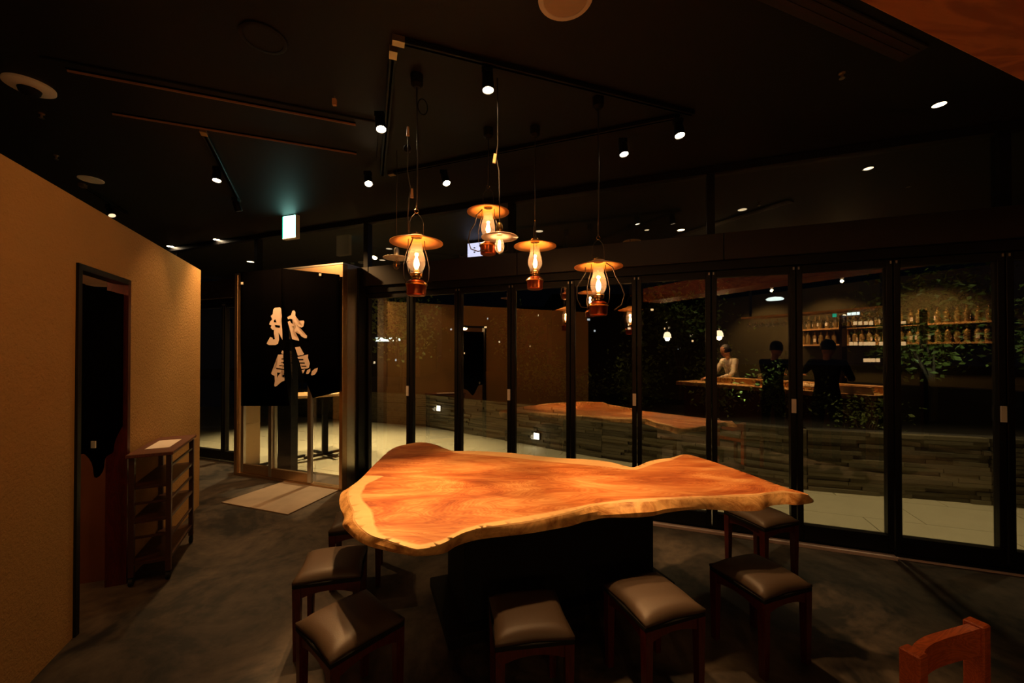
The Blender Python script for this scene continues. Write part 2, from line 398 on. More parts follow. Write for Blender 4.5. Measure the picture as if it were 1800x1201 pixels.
A_ = [(330,240),(345,225),(395,220),(405,235),(398,270),(400,300),(412,305),(410,325),(395,345),(395,375),(410,380),(415,430),(418,535),(405,510),(390,480),(380,465),(385,530),(375,570),(350,583),(290,583),(265,570),(275,550),(300,505),(320,512),(330,530),(345,525),(350,500),(335,470),(340,440),(320,435),(305,415),(312,395),(290,385),(298,360),(320,335),(305,305),(325,285)]
B_ = [(512,255),(530,250),(542,265),(540,300),(550,345),(565,380),(570,350),(620,347),(628,360),(618,405),(600,415),(580,408),(595,450),(625,480),(655,495),(650,518),(630,517),(600,500),(575,470),(560,445),(540,457),(527,440),(545,415),(550,400),(530,365),(512,335),(490,330),(470,335),(465,315),(500,295),(510,300)]
C_ = [(468,360),(490,350),(495,370),(515,378),(525,395),(505,410),(522,420),(515,445),(510,470),(530,495),(575,525),(578,542),(540,535),(510,525),(500,480),(485,420)]
D_ = [(415,635),(427,640),(426,670),(405,660)]
E_ = [(375,675),(425,672),(427,715),(412,720),(427,730),(428,745),(415,752),(430,765),(432,850),(400,845),(365,845),(368,895),(395,855),(418,860),(405,880),(420,895),(437,905),(437,925),(410,935),(385,945),(365,975),(345,983),(338,970),(345,930),(342,880),(315,865),(310,855),(320,825),(355,805),(365,770),(362,720)]
F_ = [(538,605),(585,597),(600,630),(625,668),(610,680),(565,685),(550,640)]
G_ = [(562,697),(600,693),(665,672),(662,705),(680,760),(672,800),(655,808),(600,812),(582,750)]
H_ = [(602,825),(635,815),(625,840),(613,857)]
I_ = [(645,850),(655,825),(685,808),(685,835),(665,862),(645,862)]
J_ = [(692,870),(700,835),(725,812),(758,800),(750,835),(730,865),(700,875)]
for pts in (A_, B_, C_, D_, E_, F_, G_, H_, I_, J_): K(pts, .004, M['print'])
for pts in ([(335,345),(350,335),(360,365),(335,362)], [(345,390),(395,395),(392,418),(350,412)], [(570,716),(618,717),(618,728),(572,728)], [(582,749),(632,751),(632,761),(585,760)], [(596,780),(647,781),(647,791),(599,790)], [(355,801),(431,813),(431,821),(358,811)], [(408,712),(429,712),(429,721),(408,720)], [(405,744),(430,744),(430,752),(405,750)], [(385,776),(431,780),(431,787),(385,782)], [(366,846),(400,849),(380,870),(368,898)], [(420,866),(433,872),(433,895),(416,884)]):
    K(pts, .0055, M['fabric_black'], 'print_gap')
for (px, py) in ((425.5,498),(563,483)):
    MB(Matrix.Translation(np_(px, py, .004))).box(-.012,.012,-.004,.004,-.014,.014).obj('clip', M['white'], nr)

# ================================================================== LIVE-EDGE TABLE
ZT = .75; TH = .055
top_px = [(638,838),(660,815),(688,790),(711,782),(739,777.5),(763,781),(784,789),(798,793),(835,793),(893,796),(940,801),(987,805.5),(1037,808),(1073,812.5),(1098,819),(1112,821.5),(1122,819),(1137,812.5),(1154,808),(1178.5,805),(1198,799.6),(1213,800),(1244.5,809),(1293,825),(1342,843),(1379,856.5),(1416,867.6),
 (1391,862),(1376,864),(1350,866),(1330,870),(1293,871),(1257,872.5),(1213,875),(1176,875),(1159,876),(1147,879),(1098,880),(1061,883.5),(1042,887),(1024,893),(1000,900),(940,914),(893,921),(847,928),(812,938),(777,956),(742,965),(721,963),(679,949),(660,944),(643,935),(625,916),(623,900),(616,885),(613,870),(617,857)]
top_px[26:28] = [(1414,866.5),(1419,870),(1400,866)]
bot_px = {27:(1426,884),28:(1400,888),29:(1380,887.5),30:(1352,890),31:(1335,896),32:(1293,896),33:(1257,896),34:(1213,896),35:(1176,899),36:(1159,902),37:(1142,905.5),38:(1098,909),39:(1061,911),40:(1042,914),41:(1024,916.5),42:(1000,924),43:(945,937),44:(893,943),45:(840,947),46:(804,957),47:(780,972),48:(742,979),49:(715,976),50:(670,967),51:(645,959),52:(625,947),53:(603,925),54:(604,911),55:(599,896),56:(599,880),57:(607,864)}
T = [on_z(x, y, ZT) for x, y in top_px]
cen = Vector((0.25, 2.6, 0))
Bt = []
for i, p in enumerate(T):
    if i in bot_px: Bt.append(on_z(*bot_px[i], ZT-TH))
    else:
        q = p+(cen-p).normalized()*.015; q.z = ZT-TH; Bt.append(q)
Bt[26] = on_z(1425, 880, ZT-TH)
def catmull(P, n=4):
    out = []
    for i in range(len(P)):
        a, b, c, d = P[i-1], P[i], P[(i+1)%len(P)], P[(i+2)%len(P)]
        for k in range(n):
            t = k/n
            out.append(.5*((2*b)+(-a+c)*t+(2*a-5*b+4*c-d)*t*t+(-a+3*b-3*c+d)*t**3))
    return out
Ts, Bs = catmull(T), catmull(Bt)
def pdist(pt, poly):
    best = 9
    for i in range(len(poly)):
        a = poly[i]; b = poly[(i+1)%len(poly)]; ab = (b.x-a.x, b.y-a.y); L2 = ab[0]**2+ab[1]**2+1e-12
        t = max(0, min(1, ((pt.x-a.x)*ab[0]+(pt.y-a.y)*ab[1])/L2))
        best = min(best, math.hypot(pt.x-a.x-ab[0]*t, pt.y-a.y-ab[1]*t))
    return best
def inside(pt, poly):
    r = False
    for i in range(len(poly)):
        a = poly[i]; b = poly[i-1]
        if (a.y > pt.y) != (b.y > pt.y) and pt.x < (b.x-a.x)*(pt.y-a.y)/(b.y-a.y)+a.x: r = not r
    return r
heart_px = [(636,836),(676,837),(644,851),(634,870),(638,881),(655,900),(658,923),(667,940),(721,954),(742,957),(777,949),(812,931),(847,921),(963,901),(1010,892),(1042,885.5),(1098,878.5),(1159,875),(1257,871.5),(1330,868),(1376,862),(1430,872),(1379,850),(1293,820),(1213,795),(1198,801),(1178,810),(1154,814),(1120,826),(1098,826),(1073,821),(1037,818),(1000,815),(940,809),(893,804),(835,799),(798,797),(784,785),(739,770),(688,780),(640,820)]
Hh = [on_z(x, y, ZT) for x, y in heart_px]
tm = MB()
tm.face([(p.x, p.y, ZT) for p in Ts])
for ax_ in (0, 1):
    for k in range(-60, 120):
        c = k*.04; co = Vector((c, 0, 0)) if ax_ == 0 else Vector((0, c, 0)); no = Vector((1, 0, 0)) if ax_ == 0 else Vector((0, 1, 0))
        if (ax_ == 0 and -1.2 < c < 2) or (ax_ == 1 and 1 < c < 3.7):
            bmesh.ops.bisect_plane(tm.bm, geom=list(tm.bm.verts)+list(tm.bm.edges)+list(tm.bm.faces), plane_co=co, plane_no=no)
topv = {}
ntop = len(tm.bm.faces)
bmesh.ops.triangulate(tm.bm, faces=tm.bm.faces)
# wavy bark side, four rings
rings = []
random.seed(3)
nz_ = [random.uniform(-1, 1) for _ in Ts]
for lv in (0, .12, .4, .72, 1):
    rg = []
    for i, (a, b) in enumerate(zip(Ts, Bs)):
        p = a.lerp(b, lv); p.z = ZT-TH*lv
        sm = (nz_[i]+nz_[i-1]+nz_[i-2])/3
        out = (p-cen); out.z = 0; out.normalize()
        bulge = .013*math.sin(math.pi*lv)*(1+1.6*noise.noise(a*3.1+Vector((0,0,lv*1.5)))) if lv > 0 else 0
        p = p+out*bulge
        if lv == 1: p.z += .012*noise.noise(a*3.7)-.002
        rg.append(tm.bm.verts.new(p))
    rings.append(rg)
nr_ = len(Ts)
for r0, r1 in zip(rings, rings[1:]):
    for i in range(nr_): tm.bm.faces.new([r0[i], r0[(i+1)%nr_], r1[(i+1)%nr_], r1[i]])
f = tm.bm.faces.new(rings[-1][::-1]); bmesh.ops.triangulate(tm.bm, faces=[f])
bmesh.ops.remove_doubles(tm.bm, verts=tm.bm.verts, dist=1e-5)
bmesh.ops.recalc_face_normals(tm.bm, faces=tm.bm.faces)
me = bpy.data.meshes.new('slab_top'); tm.bm.to_mesh(me); tm.bm.free()
at = me.attributes.new('heart', 'FLOAT', 'POINT')
for i, v in enumerate(me.vertices):
    if v.co.z > ZT-.004:
        d = pdist(v.co, Hh); at.data[i].value = d if inside(v.co, Hh) else -d
    else: at.data[i].value = -.3
for p in me.polygons: p.use_smooth = True
me.set_sharp_from_angle(angle=math.radians(35))
def slab_mat():
    m, t, b = newmat('zelkova_slab'); n = t.nodes; L = t.links
    def nd(k, **kw):
        x = n.new(k)
        for a, v in kw.items(): x.inputs[a].default_value = v
        return x
    def math_(op, a, bb=None, c=None):
        x = n.new('ShaderNodeMath'); x.operation = op
        for i, v in enumerate((a, bb, c)):
            if v is None: continue
            if isinstance(v, (int, float)): x.inputs[i].default_value = v
            else: L.new(v, x.inputs[i])
        return x.outputs[0]
    geo = n.new('ShaderNodeNewGeometry'); pos = geo.outputs['Position']
    mp = n.new('ShaderNodeMapping'); mp.inputs['Rotation'].default_value = (0, 0, .12); mp.inputs['Scale'].default_value = (.55, 1.7, 1.7); L.new(pos, mp.inputs['Vector'])
    nz = nd('ShaderNodeTexNoise', Scale=1.25, Detail=3.5, Roughness=.55, Distortion=1.1); L.new(mp.outputs[0], nz.inputs['Vector'])
    # centres of ring figure
    def dist(cx, cy, sx=1, sy=1):
        mm = n.new('ShaderNodeMapping'); mm.inputs['Location'].default_value = (-cx*sx, -cy*sy, 0); mm.inputs['Scale'].default_value = (sx, sy, 0); L.new(pos, mm.inputs['Vector'])
        ln = n.new('ShaderNodeVectorMath'); ln.operation = 'LENGTH'; L.new(mm.outputs[0], ln.inputs[0]); return ln.outputs['Value']
    c1 = on_z(735, 905, ZT); c2 = on_z(1172, 845, ZT); c3 = on_z(860, 865, ZT); c4 = on_z(790, 850, ZT)
    dd = math_('MINIMUM', dist(c1.x, c1.y, .8, 1.2), dist(c2.x, c2.y, .7, 1.7)); dd = math_('MINIMUM', dd, math_('ADD', dist(c3.x, c3.y, .8, 1.3), .12))
    fld = math_('ADD', math_('MULTIPLY', dd, 1.0), math_('MULTIPLY', nz.outputs['Fac'], 1.5))
    ring = math_('SINE', math_('MULTIPLY', fld, 250)); ring3 = math_('SINE', math_('MULTIPLY', fld, 70))
    ring2 = math_('SINE', math_('MULTIPLY', fld, 13))
    fine = nd('ShaderNodeTexNoise', Scale=3.2, Detail=8, Roughness=.62, Distortion=1.5); L.new(mp.outputs[0], fine.inputs['Vector'])
    fac = math_('ADD', math_('MULTIPLY_ADD', ring, .075, .47), math_('MULTIPLY', ring2, .12)); fac = math_('MULTIPLY_ADD', ring3, .06, fac)
    fac = math_('ADD', fac, math_('MULTIPLY', math_('SUBTRACT', fine.outputs['Fac'], .5), 1.5))
    cr = n.new('ShaderNodeValToRGB'); e = cr.color_ramp.elements
    e[0].position = .10; e[0].color = (.34,.075,.018,1); e[1].position = .92; e[1].color = (.86,.46,.17,1)
    x = e.new(.5); x.color = (.64,.22,.06,1); x = e.new(.32); x.color = (.52,.145,.035,1)
    L.new(fac, cr.inputs[0])
    # dark knot flecks
    mpk = n.new('ShaderNodeMapping'); mpk.inputs['Scale'].default_value = (5, 11, 1); L.new(pos, mpk.inputs['Vector'])
    kn = nd('ShaderNodeTexNoise', Scale=1.3, Detail=4, Roughness=.7); L.new(mpk.outputs[0], kn.inputs['Vector'])
    kr = n.new('ShaderNodeMapRange'); kr.inputs[1].default_value = .66; kr.inputs[2].default_value = .74; L.new(kn.outputs['Fac'], kr.inputs[0])
    mk = n.new('ShaderNodeMixRGB'); mk.inputs[2].default_value = (.26,.065,.02,1); L.new(math_('MULTIPLY', kr.outputs[0], .55), mk.inputs[0]); L.new(cr.outputs[0], mk.inputs[1])
    # sapwood
    sn = nd('ShaderNodeTexNoise', Scale=9, Detail=5, Roughness=.6); L.new(mp.outputs[0], sn.inputs['Vector'])
    at_ = n.new('ShaderNodeAttribute'); at_.attribute_name = 'heart'
    hv = math_('ADD', at_.outputs['Fac'], math_('MULTIPLY', math_('SUBTRACT', sn.outputs['Fac'], .5), .02))
    hm = n.new('ShaderNodeMapRange'); hm.inputs[1].default_value = -.006; hm.inputs[2].default_value = .006; L.new(hv, hm.inputs[0])
    sc_ = n.new('ShaderNodeMixRGB'); sc_.inputs[1].default_value = (.82,.42,.15,1); sc_.inputs[2].default_value = (.95,.62,.29,1); L.new(sn.outputs['Fac'], sc_.inputs[0])
    sap = n.new('ShaderNodeMixRGB'); L.new(hm.outputs[0], sap.inputs[0]); L.new(sc_.outputs[0], sap.inputs[1]); L.new(mk.outputs[0], sap.inputs[2])
    # bark side: darker yellow brown stripes
    bk = n.new('ShaderNodeMapRange'); bk.inputs[1].default_value = -.25; bk.inputs[2].default_value = -.2; L.new(at_.outputs['Fac'], bk.inputs[0])
    bn = nd('ShaderNodeTexNoise', Scale=11, Detail=7, Roughness=.65, Distortion=.8); L.new(pos, bn.inputs['Vector'])
    br = n.new('ShaderNodeValToRGB'); e = br.color_ramp.elements; e[0].position = .36; e[0].color = (.40,.145,.03,1); e[1].position = .60; e[1].color = (.90,.50,.18,1); L.new(bn.outputs['Fac'], br.inputs[0])
    fin = n.new('ShaderNodeMixRGB'); L.new(bk.outputs[0], fin.inputs[0]); L.new(br.outputs[0], fin.inputs[1]); L.new(sap.outputs[0], fin.inputs[2])
    L.new(fin.outputs[0], b.inputs['Base Color']); b.inputs['Roughness'].default_value = .42; b.inputs['Specular IOR Level'].default_value = .35
    bp = n.new('ShaderNodeBump'); bp.inputs['Strength'].default_value = .35; bp.inputs['Distance'].default_value = .01
    L.new(math_('MULTIPLY', bn.outputs['Fac'], math_('SUBTRACT', 1, bk.outputs[0])), bp.inputs['Height']); L.new(bp.outputs[0], b.inputs['Normal'])
    return m
tb = thing('live_edge_table', 'huge live-edge wooden slab table glowing orange under the lanterns', 'table')
link('slab_top', me, slab_mat(), tb)
tc_ = Vector((.25, 2.55, 0))
MT = Matrix.Translation(tc_) @ MU
MB(MT).box(-.62,.62,-.22,.22,.06,.690).obj('pedestal', M['matte_black'], tb, bevel=.006, seg=1)
MB(MT).box(-.72,.72,-.30,.30,0,.06).obj('base_plate', M['matte_black'], tb, bevel=.006, seg=1)

# ================================================================== STOOLS
def make_stool(label):
    t = thing('stool', label, 'stool', group='square stools around the slab table')
    # cushion with pinched corners and a domed top
    n = 12; s = .158; mb = MB(); g = []
    def hgt(u, v):
        e = (1-abs(u)**2.6)*(1-abs(v)**2.6)
        return .385+.038*e**.42
    for i in range(n+1):
        row = []
        for j in range(n+1):
            u = -1+2*i/n; v = -1+2*j/n
            pin = 1-.055*(1-abs(u*v))*(max(abs(u), abs(v))**8)
            row.append(mb.bm.verts.new((s*u*pin, s*v*pin, hgt(u, v))))
        g.append(row)
    for i in range(n):
        for j in range(n): mb.bm.faces.new([g[i][j], g[i+1][j], g[i+1][j+1], g[i][j+1]])
    bd = [e for e in mb.bm.edges if e.is_boundary]
    r = bmesh.ops.extrude_edge_only(mb.bm, edges=bd)
    for v in r['geom']:
        if isinstance(v, bmesh.types.BMVert): v.co.z = .372
    bmesh.ops.holes_fill(mb.bm, edges=[e for e in mb.bm.edges if e.is_boundary])
    mb.obj('seat_cushion', M['vinyl'], t, smooth='all')
    MB().box(-.158,.158,-.158,.158,.352,.372).obj('seat_board', M['matte_black'], t, bevel=.003, seg=1)
    for (x, y) in ((-1,-1),(1,-1),(1,1),(-1,1)):
        xa, ya = x*.138, y*.138
        a = MB(); lo = .0145; hi = .019
        a.prism([(xa-lo,ya-lo),(xa+lo,ya-lo),(xa+lo,ya+lo),(xa-lo,ya+lo)], 0, .352, [(xa-hi,ya-hi),(xa+hi,ya-hi),(xa+hi,ya+hi),(xa-hi,ya+hi)])
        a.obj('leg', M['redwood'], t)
    for sgn in (-1, 1):
        # arched aprons
        for ax_ in (0, 1):
            mb = MB(); n = 8; pts = []
            for k in range(n+1):
                u = -1+2*k/n; pts.append((u*.119, .300+.022*(1-u*u)))
            for k in range(n):
                (u0, z0), (u1, z1) = pts[k], pts[k+1]; c = sgn*.141
                P = [(u0,c-.009,z0),(u1,c-.009,z1),(u1,c+.009,z1),(u0,c+.009,z0),(u0,c-.009,.352),(u1,c-.009,.352),(u1,c+.009,.352),(u0,c+.009,.352)]
                if ax_: P = [(y, x, z) for x, y, z in P]
                v = mb.vs(P)
                for f in ((0,3,2,1),(4,5,6,7),(0,1,5,4),(1,2,6,5),(2,3,7,6),(3,0,4,7)): mb.bm.faces.new([v[i] for i in f])
            mb.obj('apron', M['redwood'], t)
    return t
st = make_stool('stool facing the middle of the near table edge, its whole seat in view')
st.location = (.07, 1.715, 0); st.rotation_euler = (0, 0, math.radians(8))
for (x, y, r, lb) in (
    (.645, 1.845, 19.5, 'near-edge stool second from the right, one corner pointing at the viewer'),
    (1.25, 2.03, 19.5, 'stool nearest the table tip on the near right side, lit brown seat'),
    (1.72, 2.77, 19.5, 'grey-green seated stool behind the pointed table tip near the glass doors'),
    (-.955, 2.135, 14, 'pale lit stool under the rounded left end of the table'),
    (-.675, 1.675, 49, 'stool turned cornerwise at the lower left, nearest on that side'),
    (-1.04, 2.70, 15, 'stool mostly hidden behind the left bulge of the table'),
    (.30, 3.65, 12, 'dark stool on the far side of the table, only glimpsed beneath it')):
    dup(st, (x, y, 0), math.radians(r), lb)
# low chair at the lower right
pa, pb = on_z(1603, 1142, .62), on_z(1714, 1092, .62)
mid = (pa+pb)/2; ang = math.atan2(pb.y-pa.y, pb.x-pa.x); wd = (pb-pa).length
ch = thing('low_back_chair', 'red-brown wooden chair with a curved top rail, cut off at the lower right', 'chair', (mid.x, mid.y, 0), ang)
for s_ in (-1, 1):
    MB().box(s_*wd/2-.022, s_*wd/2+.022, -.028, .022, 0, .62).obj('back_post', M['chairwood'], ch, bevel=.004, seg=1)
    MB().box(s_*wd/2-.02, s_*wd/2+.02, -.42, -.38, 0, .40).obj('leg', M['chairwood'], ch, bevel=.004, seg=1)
mb = MB(); n = 14
for k in range(n):
    def P(u):
        z = .612-.030*(1-(abs(u))**2.4); y = .040*(1-u*u)-.005
        return u*(wd/2-.022), y, z
    x0, y0, z0 = P(-1+2*k/n); x1, y1, z1 = P(-1+2*(k+1)/n)
    v = mb.vs([(x0,y0-.014,z0-.085),(x1,y1-.014,z1-.085),(x1,y1+.014,z1-.085),(x0,y0+.014,z0-.085),(x0,y0-.014,z0),(x1,y1-.014,z1),(x1,y1+.014,z1),(x0,y0+.014,z0)])
    for f in ((0,3,2,1),(4,5,6,7),(0,1,5,4),(1,2,6,5),(2,3,7,6),(3,0,4,7)): mb.bm.faces.new([v[i] for i in f])
bmesh.ops.remove_doubles(mb.bm, verts=mb.bm.verts, dist=1e-5)
mb.obj('top_rail', M['chairwood'], ch)
MB().box(-wd/2+.02,wd/2-.02,-.38,.0,.36,.40).obj('seat_frame', M['chairwood'], ch)
MB().box(-wd/2,wd/2,-.41,-.02,.40,.44).obj('seat_cushion', M['vinyl'], ch, bevel=.012)

# ================================================================== SHELF STAND by the wall
SB = Vector((-2.27, 2.66, 0)); sd = Vector((-.455, .89, 0)).normalized()
MS = Matrix.Translation(SB) @ Matrix.Rotation(math.atan2(sd.y, sd.x), 4, 'Z')    # x along length (away), y toward the wall (left normal)
ZS = .85; LS = .60; DS = .215
sh = thing('shelf_stand', 'slim dark wooden shelf stand on casters beside the ochre wall doorway', 'shelf')
MB(MS).box(-.015,LS+.015,-.012,DS+.012,ZS-.022,ZS).obj('top_board', M['doorwood'], sh, bevel=.003, seg=1)
for x in (0, LS-.028):
    for y in (0, DS-.028):
        MB(MS).box(x,x+.028,y,y+.028,.06,ZS-.022).obj('post', M['shelfwood'], sh)
        MB(MS @ Matrix.Translation((x+.014, y+.014, .028)) @ Matrix.Rotation(math.pi/2, 4, 'X')).lathe([(.0,-.012),(.026,-.010),(.026,.010),(.0,.012)], 14).obj('caster', M['matte_black'], sh)
for z in (.13, .40, .62): MB(MS).box(.004,LS-.004,.004,DS-.004,z,z+.018).obj('shelf_board', M['shelfwood'], sh)
for z in (.27, .52, .74): MB(MS).box(.028,LS-.028,.006,.018,z,z+.014).obj('side_bar', M['shelfwood'], sh)
for z in (.30, .52): MB(MS).box(.004,.018,.028,DS-.028,z,z+.014).obj('end_bar', M['shelfwood'], sh)
pp = MB(MS).box(.14,.44,.045,.175,ZS+.0005,ZS+.0025).obj('paper_sheet', M['paper']); tag(pp, 'pale sheet of paper lying on top of the shelf stand', 'paper')

# ================================================================== CEILING FITTINGS
def cz(px, py, z=ZC): return on_z(px, py, z)
# linear air diffusers (left unit and right slot)
o0 = cz(68, 97); MD = Matrix.Translation((o0.x, o0.y, 0)) @ MU
du = thing('ceiling_air_unit', 'long dark air unit with two slot diffusers in the left ceiling', 'air vent')
MB(MD).box(0,1.72,0,.56,ZC-.012,ZC-.001).obj('cover_panel', M['ceiling'], du, bevel=.003, seg=1)
for y in (.045, .47):
    MB(MD).box(.08,1.57,y,y+.045,ZC-.0135,ZC-.0121).obj('slot', M['fabric_black'], du)
    MB(MD).box(.08,1.57,y+.018,y+.026,ZC-.024,ZC-.0136).obj('blade', M['duct_blade'], du)
o0 = cz(1583, 106); MR = Matrix.Translation((o0.x, o0.y, 0)) @ MU
dv = thing('ceiling_slot_vent', 'dark linear slot vent in the ceiling at the upper right', 'air vent')
MB(MR).box(-2.2,0,-.115,0,ZC-.012,ZC-.001).obj('frame', mat('vent_brown', (.03,.016,.009), .5), dv, bevel=.002, seg=1)
for y in (-.09, -.05): MB(MR).box(-2.17,-.03,y,y+.02,ZC-.016,ZC-.0121).obj('slot', M['shelfwood'], dv)
# round fittings
def disc(name, px, py, r, label, cat, m, m2=None, h=.012, z=ZC):
    p = cz(px, py, z); t = thing(name, label, cat, (p.x, p.y, z))
    MB().lathe([(r*.86,-.0005),(r,-.002),(r,-h*.7),(r*.93,-h),(r*.82,-h*1.0),(r*.80,-h*.7)], 40, cap=False).obj('rim', m, t, smooth=True)
    MB().lathe([(0.0001,-h*.75),(r*.81,-h*.75)], 40, cap=False).obj('grille', m2 or m, t)
    return t
disc('ceiling_speaker', 994, -6, .122, 'cream round ceiling speaker cut by the top edge', 'speaker', M['white'], mat('speaker_grille', (.55,.42,.30), .8, var=.05))
disc('access_hatch', 463, 66, .105, 'black round fitting barely visible in the dark ceiling', 'speaker', M['ceiling'])
disc('ceiling_disc', 160, 315, .088, 'flat pale disc on the ceiling above the ochre wall', 'detector', M['white'])
p = cz(52, 150); t = thing('smoke_detector', 'cream ceiling detector with a dark dome at the upper left', 'detector', (p.x, p.y, ZC))
MB().lathe([(.0001,0),(.108,0),(.108,-.012),(.09,-.022),(.05,-.026),(.0001,-.026)], 36, cap=False).obj('base', M['white'], t, smooth=True)
MB().lathe([(.05,-.026),(.045,-.045),(.028,-.058),(.0001,-.062)], 28, cap=False).obj('dome', M['matte_black'], t, smooth=True)
for (px, py, lb) in ((99,273,'tiny pale sensor on the ceiling left of the flat disc'), (73,199,'tiny dark sprinkler under the cream detector'), (1480,128,'small sprinkler head alone on the dark right ceiling')):
    p = cz(px, py); t = thing('sprinkler', lb, 'sprinkler', (p.x, p.y, ZC))
    MB().lathe([(.016,0),(.016,-.006),(.007,-.01),(.007,-.03)], 14).obj('body', M['bronze'], t)
    MB().lathe([(.0001,-.03),(.014,-.031),(.014,-.034),(.0001,-.035)], 14, cap=False).obj('deflector', M['steel'], t)
# track lighting
def track(A, B, label):
    A, B = Vector(A), Vector(B); d = (B-A); L = d.length
    Mx = Matrix.Translation((A.x, A.y, ZC)) @ Matrix.Rotation(math.atan2(d.y, d.x), 4, 'Z')
    t = thing('lighting_track', label, 'track')
    MB(Mx).box(0,L,-.018,.018,-.028,-.001).obj('rail', M['black'], t, bevel=.002, seg=1)
    MB(Mx).box(.01,L-.01,-.006,.006,-.0292,-.0281).obj('groove', M['fabric_black'], t)
    MB(Mx).box(-.01,.05,-.02,.02,-.031,0).obj('end_feed', M['bronze'], t)
    return t
tA, tB, tD = cz(693, 65), cz(1218, 196), cz(672, 305)
track(tA.xy.to_3d(), tB.xy.to_3d(), 'front black lighting track running to the right above the table')
track((tA+(tD-tA).normalized()*.07).xy.to_3d(), tD.xy.to_3d(), 'left black lighting track running away from the corner feed')
track((tD+(tB-tD).normalized()*.08).xy.to_3d(), (tB-(tB-tD).normalized()*.08).xy.to_3d(), 'back black lighting track crossing behind the lantern cords')
tL0, tL1 = cz(357, 226), cz(420, 352); track(tL0.xy.to_3d(), tL1.xy.to_3d(), 'short lighting track left of the green-lit exit sign')
tM0, tM1 = cz(143, 322), cz(222, 372); track(tM0.xy.to_3d(), tM1.xy.to_3d(), 'short lighting track above the top of the ochre wall')
def track_spot(px, py, target, label, W, ang=38, r=.030, zl=2.94, lens=None, size=.03):
    p = on_z(px, py, zl); tg = Vector(target); d = (tg-p).normalized()
    t = thing('track_spotlight', label, 'spotlight', (p.x, p.y, zl))
    q = d.to_track_quat('-Z', 'Y').to_matrix().to_4x4()
    MB(q).lathe([(r*.55,.10),(r,.085),(r*1.12,0),(r*1.0,-.004),(r*.98,.004)], 24, cap=False).obj('lamp_head', M['black'], t, smooth=True)
    MB(q).lathe([(.0001,.002),(r*.98,.002)], 24, cap=False).obj('lens', lens or M['lens'], t)
    up = q @ Vector((0, 0, .09))
    MB().tube([up, (up.x, up.y, ZC-zl-.045)], .008).obj('stem', M['black'], t)
    MB().box(up.x-.03, up.x+.03, up.y-.018, up.y+.018, ZC-zl-.062, ZC-zl-.030).obj('adapter', M['black'], t)
    if W:
        spot('spot_light', p+d*.012, target, W*K_TRACK, ang, size=size)
    return t
on_t = lambda px, py: on_z(px, py, ZT)
track_spot(858,158, on_t(890,880), 'brightest track spotlight, at the front over the lantern cords', 32, 44, size=.05)
track_spot(670,227, on_t(750,890), 'track spotlight left of the foremost lantern cord', 34, 44)
track_spot(648,323, on_t(712,858), 'track spotlight at the far left end of the back track', 40, 32)
track_spot(785,322, on_t(960,830), 'track spotlight between the first and second lantern cords', 28, 50, size=.05)
track_spot(1097,271, on_t(1180,840), 'track spotlight right of the lanterns on the back track', 28, 46, size=.05)
track_spot(1195,238, on_t(1300,870), 'rightmost track spotlight of the front track', 13, 46)
track_spot(381,317, on_z(330,1010,0), 'left spotlight on the short track near the exit sign', 5, 60)
track_spot(420,371, np_(510,620), 'second spotlight on the short track, seen edge on beside the exit sign', 26, 125, lens=M['mid_lens'])
track_spot(197,379, MW @ Vector((.3,0,1.0)), 'spotlight peeking over the top of the ochre wall', 0, 60, lens=M['dim_lens'])
def downlight(px, py, label, r=.04, z=ZC, m=None, W=0, ang=70, tgt=None, grp=None):
    p = cz(px, py, z); t = thing('downlight', label, 'downlight', (p.x, p.y, z), group=grp)
    MB().lathe([(r,-.0005),(r*1.25,-.0005),(r*1.22,-.006),(r,-.006)], 28, cap=False).obj('trim_ring', M['black'], t, smooth=True)
    MB().lathe([(.0001,-.004),(r,-.004)], 28, cap=False).obj('lens', m or M['mid_lens'], t)
    if W: spot('down_light', (p.x, p.y, z-.02), tgt or (p.x, p.y, 0), W, ang, size=.04)
    return t
downlight(300,433, 'recessed light over the far end of the ochre wall', .045, m=M['lens'], W=6)
downlight(381,421, 'recessed light above the left part of the entrance', .04, m=M['lens'], W=10, ang=90)
downlight(1651,183, 'brighter recessed light on the dark right side of the ceiling', .034, m=M['mid_lens'])
downlight(1749,220, 'recessed light nearest the right edge of the ceiling', .024, m=M['dim_lens'])
downlight(1596,328, 'faint small recessed light low on the right ceiling', .018, m=mat('faint', (.3,.26,.2), .5))
for (px, py, r, lb) in ((441,460,.06,'outdoor soffit light above the entrance curtain'),(684,437,.045,'outdoor soffit light left of the foremost lantern'),(672,457,.05,'lower outdoor soffit light beside the foremost lantern'),(948,406,.048,'outdoor soffit light behind the third lantern cord'),(1305,368,.045,'outdoor soffit light right of the lanterns'),(1197,404,.045,'small warm outdoor soffit light right of the lanterns'),(1137,404,.03,'faint outdoor soffit light between the right lanterns')):
    downlight(px, py, lb, r, m=M['mid_lens'] if px in (441, 1197) else M['dim_lens'])

# ================================================================== EXIT SIGN
p = at_d(508, 399, 4.55)
es = thing('exit_sign', 'glowing white and green exit sign hanging from the ceiling', 'exit sign', p, math.atan2(E.y, E.x))
w2, h2 = .098, .125
MB().box(-w2-.008,w2+.008,0,.055,-h2-.01,h2+.01).obj('housing', mat('sign_housing', (.55,.55,.5), .5), es, bevel=.004, seg=1)
MB().box(-w2,w2,-.004,-.0005,-h2,h2).obj('lit_panel', M['exit'], es)
MB().box(-w2,-w2+.012,-.006,-.0041,-h2,h2).obj('green_edge', M['exit_green'], es)
MB().box(-.006,.006,.02,.032,h2+.01,ZC-p.z).obj('hanger', M['black'], es)

